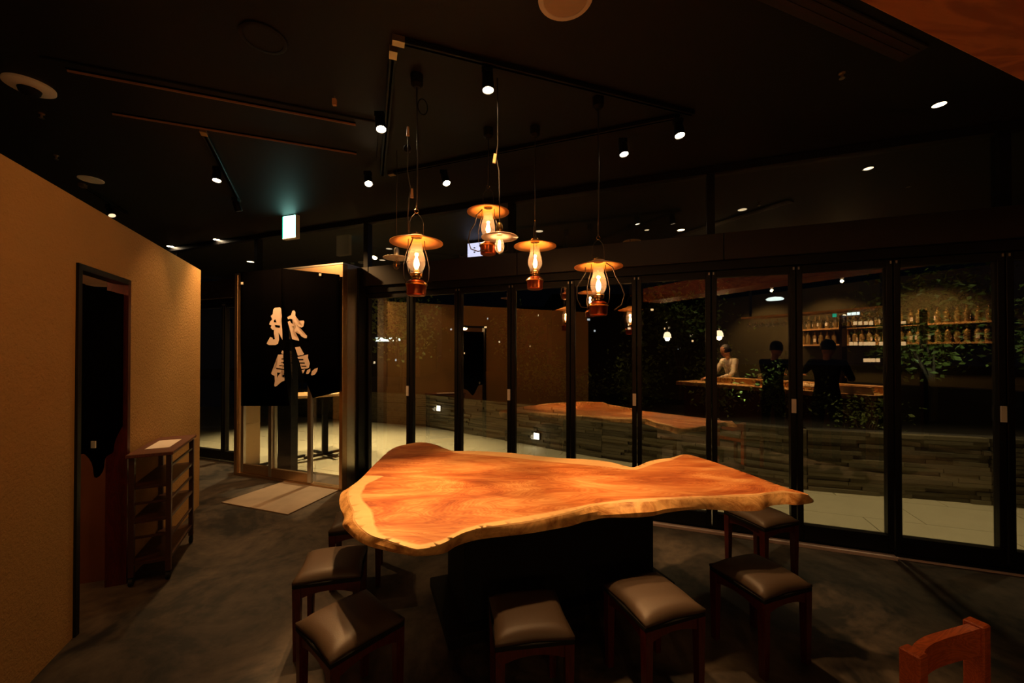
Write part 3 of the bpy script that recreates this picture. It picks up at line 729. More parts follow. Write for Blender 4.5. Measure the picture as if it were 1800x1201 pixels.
# ================================================================== LANTERNS
def cord(pts, r, m, par, name='cord'): return MB().tube(pts, r, 6).obj(name, m, par, smooth='all')
def make_lantern(px, py_bottom, d, rz, label, canopy=True):
    b = at_d(px, py_bottom, d)
    t = thing('oil_lantern', label, 'lantern', b, rz, 'oil lanterns hanging over the table')
    MB().lathe([(.0001,.0),(.048,.0),(.054,.006),(.056,.05),(.060,.058),(.060,.066),(.056,.074),(.038,.088),(.026,.094),(.0001,.094)], 28, cap=False).obj('fuel_tank', M['copper'], t, smooth=True)
    MB().lathe([(.060,.058),(.064,.062),(.060,.068)], 28, cap=False).obj('tank_band', M['brass'], t, smooth=True)
    MB().lathe([(.022,.094),(.022,.104),(.034,.108),(.036,.124),(.030,.128),(.018,.134),(.018,.146),(.010,.150)], 20).obj('burner', M['brass'], t, smooth=True)
    MB().lathe([(.034,.126),(.034,.140),(.047,.168),(.050,.195),(.044,.228),(.034,.256),(.031,.300)], 28, cap=False).obj('glass_chimney', M['lglass'], t, smooth='all')
    MB().lathe([(.0001,.150),(.009,.156),(.016,.175),(.014,.195),(.006,.218),(.0001,.234)], 16, cap=False).obj('flame_bulb', M['flame'], t, smooth='all')
    MB().lathe([(.030,.345),(.036,.343),(.048,.336),(.148,.303),(.1485,.299),(.046,.331),(.030,.338)], 44, cap=False).obj('shade', M['shade'], t, smooth='all')
    MB().lathe([(.0001,.356),(.028,.354),(.032,.343),(.030,.330),(.0001,.332)], 24, cap=False).obj('cap', M['brass'], t, smooth=True)
    top = .47
    for s_ in (-1, 1):
        cord([(s_*.056,0,.062),(s_*.072,0,.10),(s_*.074,0,.17),(s_*.060,0,.235),(s_*.048,0,.27),(s_*.046,0,.318)], .0022, M['wire'], t, 'side_wire')
        cord([(s_*.040,0,.335),(s_*.038,0,.42),(s_*.028,0,.445),(s_*.006,0,top)], .0022, M['wire'], t, 'bail_wire')
    MB().tube([(.012*math.cos(a), 0, top+.012+.012*math.sin(a)) for a in [k*math.pi/6 for k in range(13)]], .002, 6).obj('hook', M['brass'], t)
    cord([(0,0,top+.02),(.004,0,top+.25),(0,0,ZC-b.z-.05)], .0038, M['wire'], t)
    MB().lathe([(.0001,ZC-b.z-.07),(.018,ZC-b.z-.07),(.034,ZC-b.z-.055),(.036,ZC-b.z-.001),(.0001,ZC-b.z-.001)], 20, cap=False).obj('ceiling_cup', M['matte_black'], t, smooth=True)
    point('lantern_light', b+Vector((0,0,.235)), .9*K_LANT, AMBER, .012)
    return t, b
l1, b1 = make_lantern(732, 520, 2.26, .5, 'foremost and lowest-left oil lantern, with a wooden cleat on its side cord')
l2, b2 = make_lantern(858, 448, 2.80, -.3, 'highest oil lantern, with a looping dark cable, behind the glass lamp')
l3, b3 = make_lantern(940.5, 509, 2.78, 1.35, 'third oil lantern from the left, hanging on a straight rod')
l4, b4 = make_lantern(1052, 555, 2.46, .15, 'rightmost and lowest oil lantern, with wide bowed side wires')
# extra cables and cleats of single lanterns
def loc(l, b, p):  # world -> lantern local
    return Matrix.Rotation(-l.rotation_euler.z, 4, 'Z') @ (Vector(p)-b)
def cable(l, b, px, d, r=.003, name='side_cable'):
    cord([loc(l, b, at_d(x, y, d)) for x, y in px], r, M['wire'], l, name)
cable(l1, b1, [(717,240),(717,262),(716,300),(722,335),(719,350),(717,380),(718,412)], 2.24, .0028)
cable(l1, b1, [(726,418),(718,440),(714,460),(718,478),(724,492)], 2.20, .0035)
cable(l2, b2, [(848,368),(838,378),(835,392),(826,407),(823,424),(828,438),(840,442),(852,440)], 2.74, .0040)
cable(l4, b4, [(1029,470),(1029,480),(1022,492),(1014,505),(1014,525),(1022,540),(1034,541)], 2.44, .0028)
cable(l4, b4, [(1065,462),(1077,470),(1082,485),(1092,502),(1098,518),(1093,536),(1080,545)], 2.44, .0038)
def cleat(l, b, px, py, d, tilt=0):
    p = at_d(px, py, d)
    mx = Matrix.Translation(loc(l, b, p)) @ Matrix.Rotation(tilt, 4, 'Y')
    MB(mx).prism([(-.008,-.006),(.008,-.006),(.008,.006),(-.008,.006)], -.026, .026, [(-.005,-.005),(.005,-.005),(.005,.005),(-.005,.005)]).obj('wooden_cleat', M['cleat'], l)
cleat(l1, b1, 724, 340, 2.24); cleat(l1, b1, 717, 231, 2.26)
p = at_d(716, 262, 2.30)
MB(Matrix.Translation(loc(l1, b1, p))).lathe([(.0001,-.02),(.018,-.016),(.024,0),(.018,.016),(.0001,.02)], 16, cap=False).obj('cord_weight', M['matte_black'], l1, smooth='all')
p = at_d(743, 188, 2.26); mx = Matrix.Translation(loc(l1, b1, p))
MB(mx).tube([(.028*math.cos(a), 0, .045*math.sin(a)) for a in [k*math.pi/8 for k in range(17)]], .003, 6).obj('coiled_cord', M['matte_black'], l1)
MB(Matrix.Translation(loc(l4, b4, at_d(1046, 163, 2.44)))).box(-.014,.014,-.01,.01,-.012,.012).obj('wooden_cleat', M['cleat'], l4)
p = cz(588, 168); bz = thing('ceiling_hook', 'small orange wooden peg hanging alone from the dark ceiling', 'peg', (p.x, p.y, ZC))
MB().box(-.012,.012,-.010,.010,-.062,-.02).obj('peg', M['cleat'], bz, bevel=.002, seg=1); MB().tube([(0,0,-.02),(0,0,0)], .003, 6).obj('pin', M['steel'], bz)
# glass pendant lamps
def make_glass_lamp(px, py, d, lit, label, pts):
    c = at_d(px, py, d)
    t = thing('glass_pendant_lamp', label, 'pendant lamp', c, 0, 'flat glass-shade pendant lamps')
    MB().lathe([(.018,.012),(.026,.004),(.102,-.006),(.103,-.009),(.026,.0),(.018,.006)], 40, cap=False).obj('glass_shade', mat('frosted_shade', (.75,.6,.5), .25) if lit else M['white'], t, smooth='all')
    MB().lathe([(.0001,.075),(.012,.072),(.020,.055),(.020,.016),(.012,.006),(.0001,.006)], 20, cap=False).obj('socket', M['brass'] if lit else M['steel'], t, smooth=True)
    MB().lathe([(.010,.0),(.013,-.012),(.026,-.045),(.028,-.065),(.020,-.088),(.0001,-.102)], 24, cap=False).obj('bulb_glass', M['lglass'], t, smooth='all')
    MB().lathe([(.0001,-.022),(.006,-.03),(.007,-.07),(.0001,-.08)], 10, cap=False).obj('filament', M['fil'] if lit else M['brass'], t, smooth='all')
    cord([(0,0,.07)]+[Vector(q)-c for q in pts], .0034, M['wire'], t)
    if lit: point('bulb_light', c+Vector((0,0,-.05)), .7*K_LANT, AMBER, .01)
    return t, c
gl, gc = make_glass_lamp(878, 415, 2.24, True, 'lit flat glass pendant lamp just in front of the highest lantern', [at_d(878,340,2.24), at_d(877,300,2.24), at_d(872,276,2.24), at_d(875,255,2.24), at_d(875,200,2.24), Vector((at_d(874,122,2.24).x, 2.24, ZC-.03))])
MB(Matrix.Translation(at_d(869.5, 279, 2.24)-gc) @ Matrix.Rotation(.15, 4, 'Y')).prism([(-.008,-.006),(.008,-.006),(.008,.006),(-.008,.006)], -.026, .026).obj('wooden_cleat', M['cleat'], gl)
c = at_d(697, 452, 3.1)
make_glass_lamp(697, 452, 3.1, False, 'unlit glass pendant lamp partly hidden behind the foremost lantern', [Vector((c.x, 3.1, ZC-.002))])

# ================================================================== CANOPY BEAM over the counter side (upper right)
zb = H+.87
P0 = Vector((-.09, .62, 0)); MBm = Matrix.Translation(P0) @ MU
bmn = thing('canopy_beam', 'thick orange-brown wooden beam crossing the upper right corner', 'beam')
MB(MBm).box(0,5.6,-.42,0,zb,zb+.225).obj('beam_body', M['beam'], bmn, bevel=.004, seg=1)
for x in (.5, 4.9): MB(MBm).box(x,x+.05,-.23,-.18,zb+.225,ZC).obj('hanger', M['matte_black'], bmn)

# ================================================================== DINING COUNTER side (mirrored by the glass front)
MK = Matrix.Translation(KL) @ MU          # x along counter, y toward the glass front, -y behind
ZK = .95
ct = thing('dining_counter', 'pale wooden dining counter mirrored in the right-hand glass doors', 'counter')
MB(MK).box(0,3.15,-.62,0,ZK-.07,ZK).obj('counter_top', M['counter'], ct, bevel=.005, seg=1)
MB(MK).box(.1,3.05,-.56,-.12,.0,ZK-.07).obj('counter_body', M['doorwood'], ct)
MB(MK).box(3.02,3.12,-.15,-.04,.0,ZK-.07).obj('leg', M['beam'], ct)
MB(MK).box(.55,3.1,-.60,-.38,ZK,ZK+.10).obj('raised_ledge', M['counter'], ct, bevel=.004, seg=1)
bw = thing('back_bar', 'dark back bar with bottle shelves mirrored in the glass', 'shelf')
kb = 2.6
MB(MK).box(-1.2,3.9,-kb-.35,-kb-.30,0,2.9).obj('back_panel', mat('bar_panel', (.07,.055,.02), .9), bw)
MB(MK).box(-1.2,3.9,-kb-.30,-kb+.05,0,.95).obj('bar_cabinet', M['matte_black'], bw)
for z in (1.66, 1.98): MB(MK).box(.9,3.7,-kb-.30,-kb,z,z+.03).obj('shelf_board', M['counter'], bw)
# bottles on the back bar
def make_bottle():
    t = thing('bottle', '', 'bottle', group='bottles on the back bar shelves')
    MB().lathe([(.0001,0),(.036,.0),(.038,.01),(.038,.16),(.030,.185),(.013,.205),(.013,.26),(.0001,.262)], 12, cap=False).obj('bottle_body', M['bg'], t, smooth=True)
    MB().box(-.02,.02,-.0392,-.037,.05,.12).obj('paper_label', M['paper'], t)
    return t
M['bg'] = mat('bottle_glass', (.6,.40,.15), .1, .7, var=.5, scale=3)
bt = None; idx = 0
for row, z in enumerate((1.69, 2.01)):
    for i in range(24):
        lx = .98+i*.112+random.uniform(-.015, .015); ps = MK @ Vector((lx, -kb-.10+random.uniform(-.04,.04), z))
        side = 'left' if i < 8 else ('middle' if i < 16 else 'right')
        lb = 'bottle in the %s of the %s back bar shelf' % (side, ('lower', 'upper')[row])
        g = 'bottles, %s %s back bar shelf' % (side, ('lower', 'upper')[row])
        if bt is None: bt = make_bottle(); bt.location = ps; bt['label'] = lb; bt['group'] = g
        else:
            o = dup(bt, ps, random.uniform(0, 6), lb, g)
# hanging wine glasses rack above the counter
rk = thing('glass_rack', 'overhead rack for stemmed glasses above the dining counter', 'rack')
MB(MK).box(.75,2.9,-1.35,-.95,2.18,2.21).obj('rack_board', M['counter'], rk)
for x in (.8, 2.8): MB(MK).box(x,x+.03,-1.17,-1.13,2.21,ZC).obj('hanger', M['matte_black'], rk)
gk = None
for i in range(16):
    for j in range(2):
        ps = MK @ Vector((.85+i*.13, -1.05-.16*j, 2.18))
        lb = 'stemmed glass hanging upside down in the %s row of the rack' % ('front', 'rear')[j]; g = 'stemmed glasses, %s rack row' % ('front', 'rear')[j]
        if gk is None:
            gk = thing('wine_glass', lb, 'glass', ps, 0, g)
            MB().lathe([(.030,-.001),(.030,-.004),(.004,-.008),(.004,-.07),(.012,-.08),(.034,-.105),(.036,-.13),(.028,-.165)], 12, cap=False).obj('glass_body', M['dglass'], gk, smooth='all')
        else: dup(gk, ps, 0, lb, g)
# pendants, lit signs
def pend(px, py, k, label, r=.085):
    p = behind(px, py, k); t = thing('dome_pendant', label, 'pendant lamp', p, 0)
    MB().lathe([(.012,.13),(.05,.118),(r*.85,.07),(r,0)], 24, cap=False).obj('dome_shade', M['pendant'], t, smooth='all')
    cord([(0,0,.13),(0,0,ZC-p.z)], .004, M['wire'], t)
    point('pendant_light', p+Vector((0,0,-.02)), 4.5*K_KIT, WARM, .05)
pend(1173, 594, .45, 'glowing dome pendant mirrored in the fifth glass door')
pend(1264, 592, .9, 'glowing dome pendant above the cook, partly behind a door frame')
def litbox(name, px, py, k, w_, h_, m, label, cat):
    p = behind(px, py, k); o = MB().box(-w_,w_,-.02,.02,-h_,h_).obj(name, m); o.location = p; o.rotation_euler = (0,0,math.atan2(U.y,U.x)); tag(o, label, cat)
litbox('lit_sign', 1500, 550, kb-.35, .085, .042, M['white_lit'], 'small white lit sign mirrored high in the eighth glass door', 'sign')
litbox('lit_sign', 1467, 553, kb-.35, .028, .05, M['exit_green'], 'small green lit sign beside the white one', 'sign')
p = behind(1484, 556, kb-.5); o = MB().lathe([(.0001,-.035),(.025,-.025),(.035,0),(.025,.025),(.0001,.035)], 16, cap=False).obj('globe_bulb', M['pendant'], smooth='all'); o.location = p; tag(o, 'small round globe light between two lit signs', 'lamp')
p = behind(1362, 526, 1.9)
o = MB().lathe([(.0001,-.02),(.14,-.02),(.16,0),(.12,.03),(.0001,.05)], 32, cap=False).obj('ceiling_lamp', M['white_lit'], smooth='all'); o.location = p; tag(o, 'cool white oval lamp above the bottle shelves', 'lamp')
# paper lamps in three rows near the right end
cl = None
for row, (yy_, xs) in enumerate(((568, (1503,1512,1522,1531,1560,1588)), (604, (1496,1504,1513,1521,1528,1535,1549,1588)), (633, (1521,1528,1535,1543)))):
    for i, px in enumerate(xs):
        p = behind(px, yy_+4, 1.95)
        lb = 'square glowing paper lamp in the %s row by the right wall' % ('top', 'middle', 'bottom')[row]; g = 'square paper lamps, %s row' % ('top', 'middle', 'bottom')[row]
        if cl is None:
            cl = thing('paper_lamp', lb, 'lamp', p, 0, g)
            MB().box(-.026,.026,-.026,.026,.004,.066).obj('lamp_paper', M['candle'], cl, bevel=.004, seg=1)
            MB().box(-.03,.03,-.03,.03,-.004,.004).obj('base', M['shelfwood'], cl)
        else: dup(cl, p, 0, lb, g)
ls = thing('lamp_shelf', 'dark open shelf carrying the rows of square paper lamps', 'shelf')
pz = [behind(1530, y+4, 1.95) for y in (568, 604, 633)]
lo = MK.inverted() @ pz[0]
x_a = (MK.inverted() @ behind(1490, 604, 1.95)).x; x_b = (MK.inverted() @ behind(1605, 604, 1.95)).x
for p in pz: MB(MK).box(min(x_a,x_b)-.05,max(x_a,x_b)+.1,-2.05,-1.86,p.z-.026,p.z-.006).obj('shelf_board', M['shelfwood'], ls)
for x in (min(x_a,x_b)-.09, max(x_a,x_b)+.1): MB(MK).box(x,x+.04,-2.05,-1.86,0,pz[0].z+.2).obj('side_panel', M['shelfwood'], ls)
# things on the counter
def glassy(px, py, k, h, r, label, m, name='tumbler', cat='glass'):
    p = behind(px, py, k); p.z = ZK+(.10 if k >= .38 else 0)
    t = MB().lathe([(.0001,0),(r*.85,0),(r,h),(r*.93,h),(r*.78,.006),(.0001,.006)], 16, cap=False).obj(name, m, smooth='all'); t.location = p; return tag(t, label, cat)
glassy(1335, 664, .48, .10, .034, 'leftmost clear tumbler on the raised counter ledge', M['dglass'])
glassy(1349, 664, .50, .15, .034, 'tall clear tumbler in the middle of the ledge trio', M['dglass'])
glassy(1363, 664, .46, .12, .034, 'rightmost clear tumbler of the ledge trio', M['dglass'])
glassy(1332, 683, .20, .085, .036, 'small black cup on the pale counter', M['matte_black'], 'cup', 'cup')
for i in range(4):
    p = behind(1478+16*i, 690, .1); p.z = ZK
    t = thing('paper_box', ('first','second','third','fourth')[i]+' small cream paper box from the left in the row on the counter', 'box', p, math.atan2(U.y,U.x), 'cream paper boxes on the counter')
    MB().box(-.05,.05,-.04,.04,0,.09).obj('box_body', M['paper'], t, bevel=.004, seg=1); MB().box(-.052,.052,-.042,.042,.09,.10).obj('lid', M['counter'], t)
cb = behind(1425, 672, .25); cb.z = ZK
mb = MB(MK @ Matrix.Translation(MK.inverted() @ cb)); n = 16; g = []
for i in range(n+1):
    row = []
    for j in range(9):
        u = -1+2*i/n; v = -1+2*j/8
        row.append(mb.bm.verts.new(mb.M @ Vector((u*.30, v*.09, .026+.06*(1-u**4)*(1-v**4)+.012*math.sin(u*11+v*4)))))
    g.append(row)
for i in range(n):
    for j in range(8): mb.bm.faces.new([g[i][j], g[i+1][j], g[i+1][j+1], g[i][j+1]])
o = mb.obj('folded_cloth', mat('linen', (.62,.45,.26), .9, bump=.3), smooth='all'); o.modifiers.new('t', 'SOLIDIFY').thickness = .01; tag(o, 'crumpled linen cloth lying along the dining counter', 'cloth')

# ================================================================== PEOPLE at the counter
def body(name, joints, bones, m, parent, lvl=2):
    me = bpy.data.meshes.new(name); me.from_pydata([j[0] for j in joints], bones, [])
    me.materials.append(m)
    o = bpy.data.objects.new(name, me); C.objects.link(o); o.parent = parent
    s = o.modifiers.new('skin', 'SKIN'); s.use_smooth_shade = True
    me.skin_vertices.new() if not me.skin_vertices else None
    for v, j in zip(me.skin_vertices[0].data, joints): v.radius = (j[1], j[2] if len(j) > 2 else j[1])
    me.skin_vertices[0].data[0].use_root = True
    o.modifiers.new('sub', 'SUBSURF').levels = lvl; o.modifiers['sub'].render_levels = lvl
    return o
def person(label, loc_, rz, coat, lean, seated, hairm, arm_r, arm_l, leg_m):
    t = thing('person', label, 'person', loc_, rz)
    hz = .92 if not seated else .62          # hip height
    sn, cs = math.sin(lean), math.cos(lean)
    def tz(h, f=0): return (0, f*cs+h*sn, hz+h*cs-f*sn)     # +y = forward
    J = [((0,0,hz), .15, .11), (tz(.16), .135, .10), (tz(.34), .155, .11), (tz(.47), .15, .09)]
    Bn = [(0,1),(1,2),(2,3)]
    def add(p, r, frm): J.append((p, r)); Bn.append((frm, len(J)-1)); return len(J)-1
    sh_ = {}
    for s_, arm in ((1, arm_r), (-1, arm_l)):
        q = tz(.46); i = add((s_*.17, q[1], q[2]), .062, 3)
        e = add((s_*.17+arm[0][0], q[1]+arm[0][1], q[2]+arm[0][2]), .045, i)
        w_ = add((s_*.17+arm[1][0], q[1]+arm[1][1], q[2]+arm[1][2]), .032, e)
        sh_[s_] = J[w_][0], J[e][0]
    for s_ in (1, -1):
        h_ = add((s_*.09, 0, hz-.05), .095, 0)
        if seated:
            k_ = add((s_*.10, .40, hz-.06), .065, h_); f_ = add((s_*.10, .42, .10), .042, k_); add((s_*.10, .54, .045), .035, f_)
        else:
            k_ = add((s_*.10, .02, .48), .065, h_); f_ = add((s_*.10, -.02, .09), .042, k_); add((s_*.10, .11, .04), .035, f_)
    body('body', J, Bn, coat, t)
    nk = tz(.50, 0); hd = tz(.655, .045)
    sk = M['skin']
    body('neck', [(tz(.46), .055), (nk, .05), (tz(.60, .03), .05)], [(0,1),(1,2)], sk, t)
    mh = Matrix.Translation(hd) @ Matrix.Rotation(-lean*.8, 4, 'X')
    mb = MB(mh @ Matrix.Diagonal((1,1.18,1.35,1)))
    prof = [(.0001,-.085),(.035,-.08),(.055,-.06),(.068,-.03),(.075,.0),(.076,.03),(.066,.06),(.04,.082),(.0001,.09)]
    mb.lathe(prof, 20, cap=False)
    mb.M = mh
    mb.lathe([(.0001,.0),(.012,.012),(.014,.03),(.004,.045)], 8, Matrix.Translation((0,.085,-.02)) @ Matrix.Rotation(.1, 4, 'X'))
    for s_ in (1, -1): mb.lathe([(.0001,-.006),(.016,-.004),(.018,.004),(.0001,.008)], 10, Matrix.Translation((s_*.074,-.005,0)) @ Matrix.Rotation(math.pi/2, 4, 'Y'), cap=False)
    hdo = mb.obj('head', sk, t, smooth='all')
    for s_ in (1, -1): MB(mh @ Matrix.Translation((s_*.028,.080,.012))).lathe([(.0001,-.008),(.010,0),(.0001,.008)], 8, cap=False).obj('eye', M['matte_black'], hdo)
    MB(mh).box(-.022,.022,.078,.084,-.052,-.045).obj('mouth', M['lip'], hdo)
    hm = MB(mh @ Matrix.Translation((0,-.018,.028)) @ Matrix.Diagonal((1.1,1.22,1.25,1)))
    hm.lathe([(.078,-.04),(.082,-.01),(.078,.03),(.060,.062),(.03,.08),(.0001,.085)], 20, cap=False); hm.obj('hair', hairm, t, smooth='all')
    # hands with five fingers
    for s_, (wp, ep) in sh_.items():
        wv = Vector(wp); d = (wv-Vector(ep)).normalized(); side = d.cross(Vector((0,0,1)));
        side = side.normalized() if side.length > .1 else Vector((1,0,0)); nn = side.cross(d)
        J2 = [(wv, .024), (wv+d*.045, .026, .018), (wv+d*.085, .028, .014)]; B2 = [(0,1),(1,2)]
        for fi, (off, ln) in enumerate(((-.03,.062),(-.01,.072),(.01,.068),(.03,.052))):
            b0 = len(J2); base = wv+d*.088+side*off
            J2 += [(base, .0095), (base+d*ln*.5-nn*.006, .0085), (base+d*ln*.95-nn*.026, .007)]; B2 += [(2,b0),(b0,b0+1),(b0+1,b0+2)]
        b0 = len(J2); J2 += [(wv+d*.035-side*s_*.032, .011), (wv+d*.065-side*s_*.055-nn*.01, .009)]; B2 += [(1,b0),(b0,b0+1)]
        body('hand', J2, B2, sk, t, 1)
    return t
M['skin'] = mat('skin', (.55,.26,.14), .55); M['lip'] = mat('lips', (.4,.12,.09), .5)
hair = mat('dark_hair', (.012,.009,.007), .6)
coatw = mat('white_coat', (.78,.70,.58), .85, bump=.3, bscale=14); coatd = mat('dark_jacket', (.015,.013,.013), .85)
pc = behind(1290, 640, .92); pc.z = 0
person('cook in a white jacket bending over behind the dining counter', pc, math.atan2(U.y,U.x)+.35, coatw, .22, False, hair, ((.08,.12,-.26),(.02,.36,-.34)), ((-.08,.12,-.26),(-.02,.36,-.34)), coatd)
p1 = behind(1357, 640, -.42); p1.z = 0
p2 = behind(1452, 640, -.46); p2.z = 0
person('guest in dark clothes standing with lowered arms at the dining counter', p1, math.atan2(U.y,U.x)+math.pi, coatd, .12, False, hair, ((.06,.16,-.22),(.0,.40,-.20)), ((-.06,.16,-.22),(.0,.40,-.20)), coatd)
person('guest in dark clothes standing and raising a forearm over the dining counter', p2, math.atan2(U.y,U.x)+math.pi-.2, coatd, .10, False, hair, ((.14,.20,-.14),(.26,.36,.02)), ((-.06,.16,-.22),(.0,.40,-.20)), coatd)
# ================================================================== OUTSIDE
gr = struct('ground', 'pale paving outside the glass front')
MB(MF).box(-9,12,.07,14,-.25,-.03).obj('paving_bed', M['joint'], gr)
pm = MB().box(.004,.596,.004,1.196,-.03,0); 
me_p = None; cnt = 0
for j in range(0, 9):
    for i in range(-12, 15):
        w_, d_ = .60, (.12 if j == 0 else .60)
        x0 = i*.9 + (.45 if j % 2 else 0); y0 = .07 if j == 0 else .19+.6*(j-1)
        key = 'a' if j == 0 else 'b'
        if j == 0 and me_p is None:
            me_p = {}
        if key not in me_p:
            b0 = MB().box(.003,.897,.003,d_-.003,-.03,-.002); o = b0.obj('paver', M['paver'], gr, bevel=.002, seg=1); me_p[key] = o.data
        else: o = link('paver', me_p[key], None, gr)
        o.matrix_world = MF @ Matrix.Translation((x0, y0, 0)); cnt += 1
pm.bm.free()
MB(MF).box(-40,40,14.02,60,-.25,-.02).obj('street', M['dark_ground'], kind='structure')
# slate planter wall
WP = [Vector((-5.2,9.6,0)), Vector((-1.75,8.2,0)), Vector((1.3,5.75,0)), Vector((3.26,4.41,0)), Vector((4.74,3.96,0)), Vector((7.6,3.2,0))]
pw = struct('wall_planter', 'low dry-stacked slate planter wall outside')
ZP = .66; proto = [None]
def stones(A, B, own):
    d = B-A; L = d.length; Mx = Matrix.Translation(A) @ Matrix.Rotation(math.atan2(d.y, d.x), 4, 'Z')
    MB(Mx).box(0,L,.05,.30,0,ZP-.02).obj('backing', M['joint'], pw)
    z = 0; h_ = ZP/16; fill = MB(Mx); nf = 0
    while z < ZP-.001:
        x = -.1*random.random()
        while x < L:
            w_ = random.uniform(.28, .72); x0 = max(0, x); x1 = min(L, x+w_)
            if x1-x0 > .03:
                pr = random.uniform(-.022, .018)
                if own:
                    if proto[0] is None:
                        o = MB().box(0,1,-.01,.09,.002,1-.06).obj('stone', M['slate'], pw); proto[0] = o.data
                    else: o = link('stone', proto[0], None, pw)
                    o.matrix_world = Mx @ Matrix.Translation((x0+.003, pr, z)) @ Matrix.Diagonal((x1-x0-.006, 1, h_, 1))
                else: fill.box(x0+.003, x1-.003, pr-.01, .09, z+.002, z+h_-.003); nf += 1
            x += w_
        z += h_
    if nf: o = fill.obj('stone_courses', M['slate'], pw, kind='stuff')
    else: fill.bm.free()
for i, own in ((0, False), (1, True), (2, True), (3, True), (4, False)): stones(WP[i], WP[i+1], own)
poly = [(p.x, p.y) for p in WP]+[(9, 9), (2, 14), (-6, 14)]
MB().prism([(p[0], p[1]+.12) if i < 6 else p for i, p in enumerate(poly)], -.2, ZP-.05).obj('planter_soil', M['soil'], kind='structure')
# recessed square wall lights
def wall_light(px, py, seg, label):
    A, B = WP[seg], WP[seg+1]; n = Vector((-(B-A).y, (B-A).x, 0)).normalized(); p = on_plane(px, py, n, (A).dot(n)-.04)
    t = thing('wall_light', label, 'wall light', p, math.atan2((B-A).y, (B-A).x))
    MB().box(-.06,.06,.0,.03,-.06,.06).obj('frame', M['black'], t); MB().box(-.05,.05,-.006,-.0005,-.05,.05).obj('lens', emit('wl', (1,.86,.62), 6), t)
    point('wall_glow', p-n*.1, .5, (1,.8,.55), .04)
wall_light(943, 767, 2 if False else 1, 'square light in the slate wall seen left of the third door frame')
wall_light(771, 718, 1, 'smaller square light in the slate wall near the far left')
# shrubs and trees
def leaves(n, fn, size, seed, M_=None):
    rnd = random.Random(seed); V_, F_ = [], []
    for k in range(n):
        c = fn(rnd); d = Vector((rnd.uniform(-1,1), rnd.uniform(-1,1), rnd.uniform(-.7,.7))).normalized(); s = d.orthogonal().normalized()
        s = (Matrix.Rotation(rnd.uniform(0,6.28), 3, d) @ s); l = size*rnd.uniform(.6,1.3); w_ = l*.28; up = d.cross(s)*l*.12
        b = len(V_); V_ += [c, c+d*l*.5+s*w_+up, c+d*l, c+d*l*.5-s*w_+up]; F_ += [(b,b+1,b+2),(b,b+2,b+3)]
    me = bpy.data.meshes.new('foliage'); me.from_pydata(V_, [], F_); return me
def shrub(loc_, h, r, n, size, seed, label, name='shrub', trunk=.0, cat='shrub'):
    t = thing(name, label, cat, loc_)
    rnd = random.Random(seed*7+1); tips = []
    nb = 7 if not trunk else 11
    for k in range(nb):
        a = rnd.uniform(0, 6.28); rr = r*rnd.uniform(.2,.85); z = trunk+(h-trunk)*rnd.uniform(.35,.98)
        base = Vector((0,0,trunk*.6)) if trunk else Vector((rnd.uniform(-.06,.06), rnd.uniform(-.06,.06), -.05))
        tip = Vector((rr*math.cos(a), rr*math.sin(a), z)); mid_ = base.lerp(tip, .5)+Vector((rnd.uniform(-.05,.05), rnd.uniform(-.05,.05), .08*h))
        tips.append((base, mid_, tip)); MB().tube([base, mid_, tip], [.012+.01*bool(trunk), .007, .003], 5).obj('branch', M['stem'], t)
    if trunk: MB().tube([(0,0,-.05),(.02,0,trunk*.6),(0,.02,trunk)], [.035,.028,.02], 8).obj('trunk', M['stem'], t)
    def fn(q):
        b, m_, tp = q.choice(tips); u = q.uniform(.35, 1.05); p = (b.lerp(m_, u*2) if u < .5 else m_.lerp(tp, u*2-1))
        s = r*.38; return p+Vector((q.gauss(0,s), q.gauss(0,s), q.gauss(0,s*.8)))
    link('foliage', leaves(n, fn, size, seed), M['dark_leaf'], t)
    return t
zs = ZP-.06
shrub((1.9,6.3,zs), 1.05, .45, 800, .07, 1, 'leafy shrub on the planter behind the right lantern')
shrub((2.9,5.6,zs), .9, .38, 500, .07, 2, 'taller leafy shrub seen through the fifth glass door')
shrub((3.9,5.8,zs), .85, .45, 600, .06, 3, 'broad shrub behind the sixth glass door')
shrub((5.5,5.2,zs), 1.75, .6, 1900, .08, 4, 'bright green small tree lit behind the ninth glass door', 'small_tree', .75, 'tree')
shrub((6.9,4.9,zs), 1.7, .55, 1300, .08, 5, 'bright green small tree at the right edge outside', 'small_tree', .75, 'tree')
shrub((0.55,7.6,zs), .9, .45, 600, .07, 6, 'low dark shrub seen through the third glass door')
shrub((-2.6,9.3,zs), 2.6, .9, 1500, .10, 8, 'slender young tree seen left of the foremost lantern base', 'young_tree', .9, 'tree')
shrub((.2,10.8,zs), 2.0, .7, 700, .09, 9, 'thin young tree beyond the second glass door', 'young_tree', .8, 'tree')
shrub((3.2,7.6,zs), 2.5, .8, 1100, .09, 10, 'dense young tree beyond the fifth glass door', 'young_tree', .8, 'tree')
shrub((7.4,7.0,zs), 2.3, .9, 1800, .09, 11, 'dense young tree beyond the ninth glass door', 'young_tree', .7, 'tree')
shrub((-5.6,10.6,zs-.6), 3.0, .9, 900, .10, 12, 'young tree outside left of the entrance curtain', 'young_tree', 1.2, 'tree')
shrub((1.1,6.7,zs), .6, .4, 500, .06, 13, 'low shrub just above the mirrored table top')
shrub((4.2,4.75,zs), .35, .35, 500, .05, 14, 'creeping plant spilling over the slate wall')
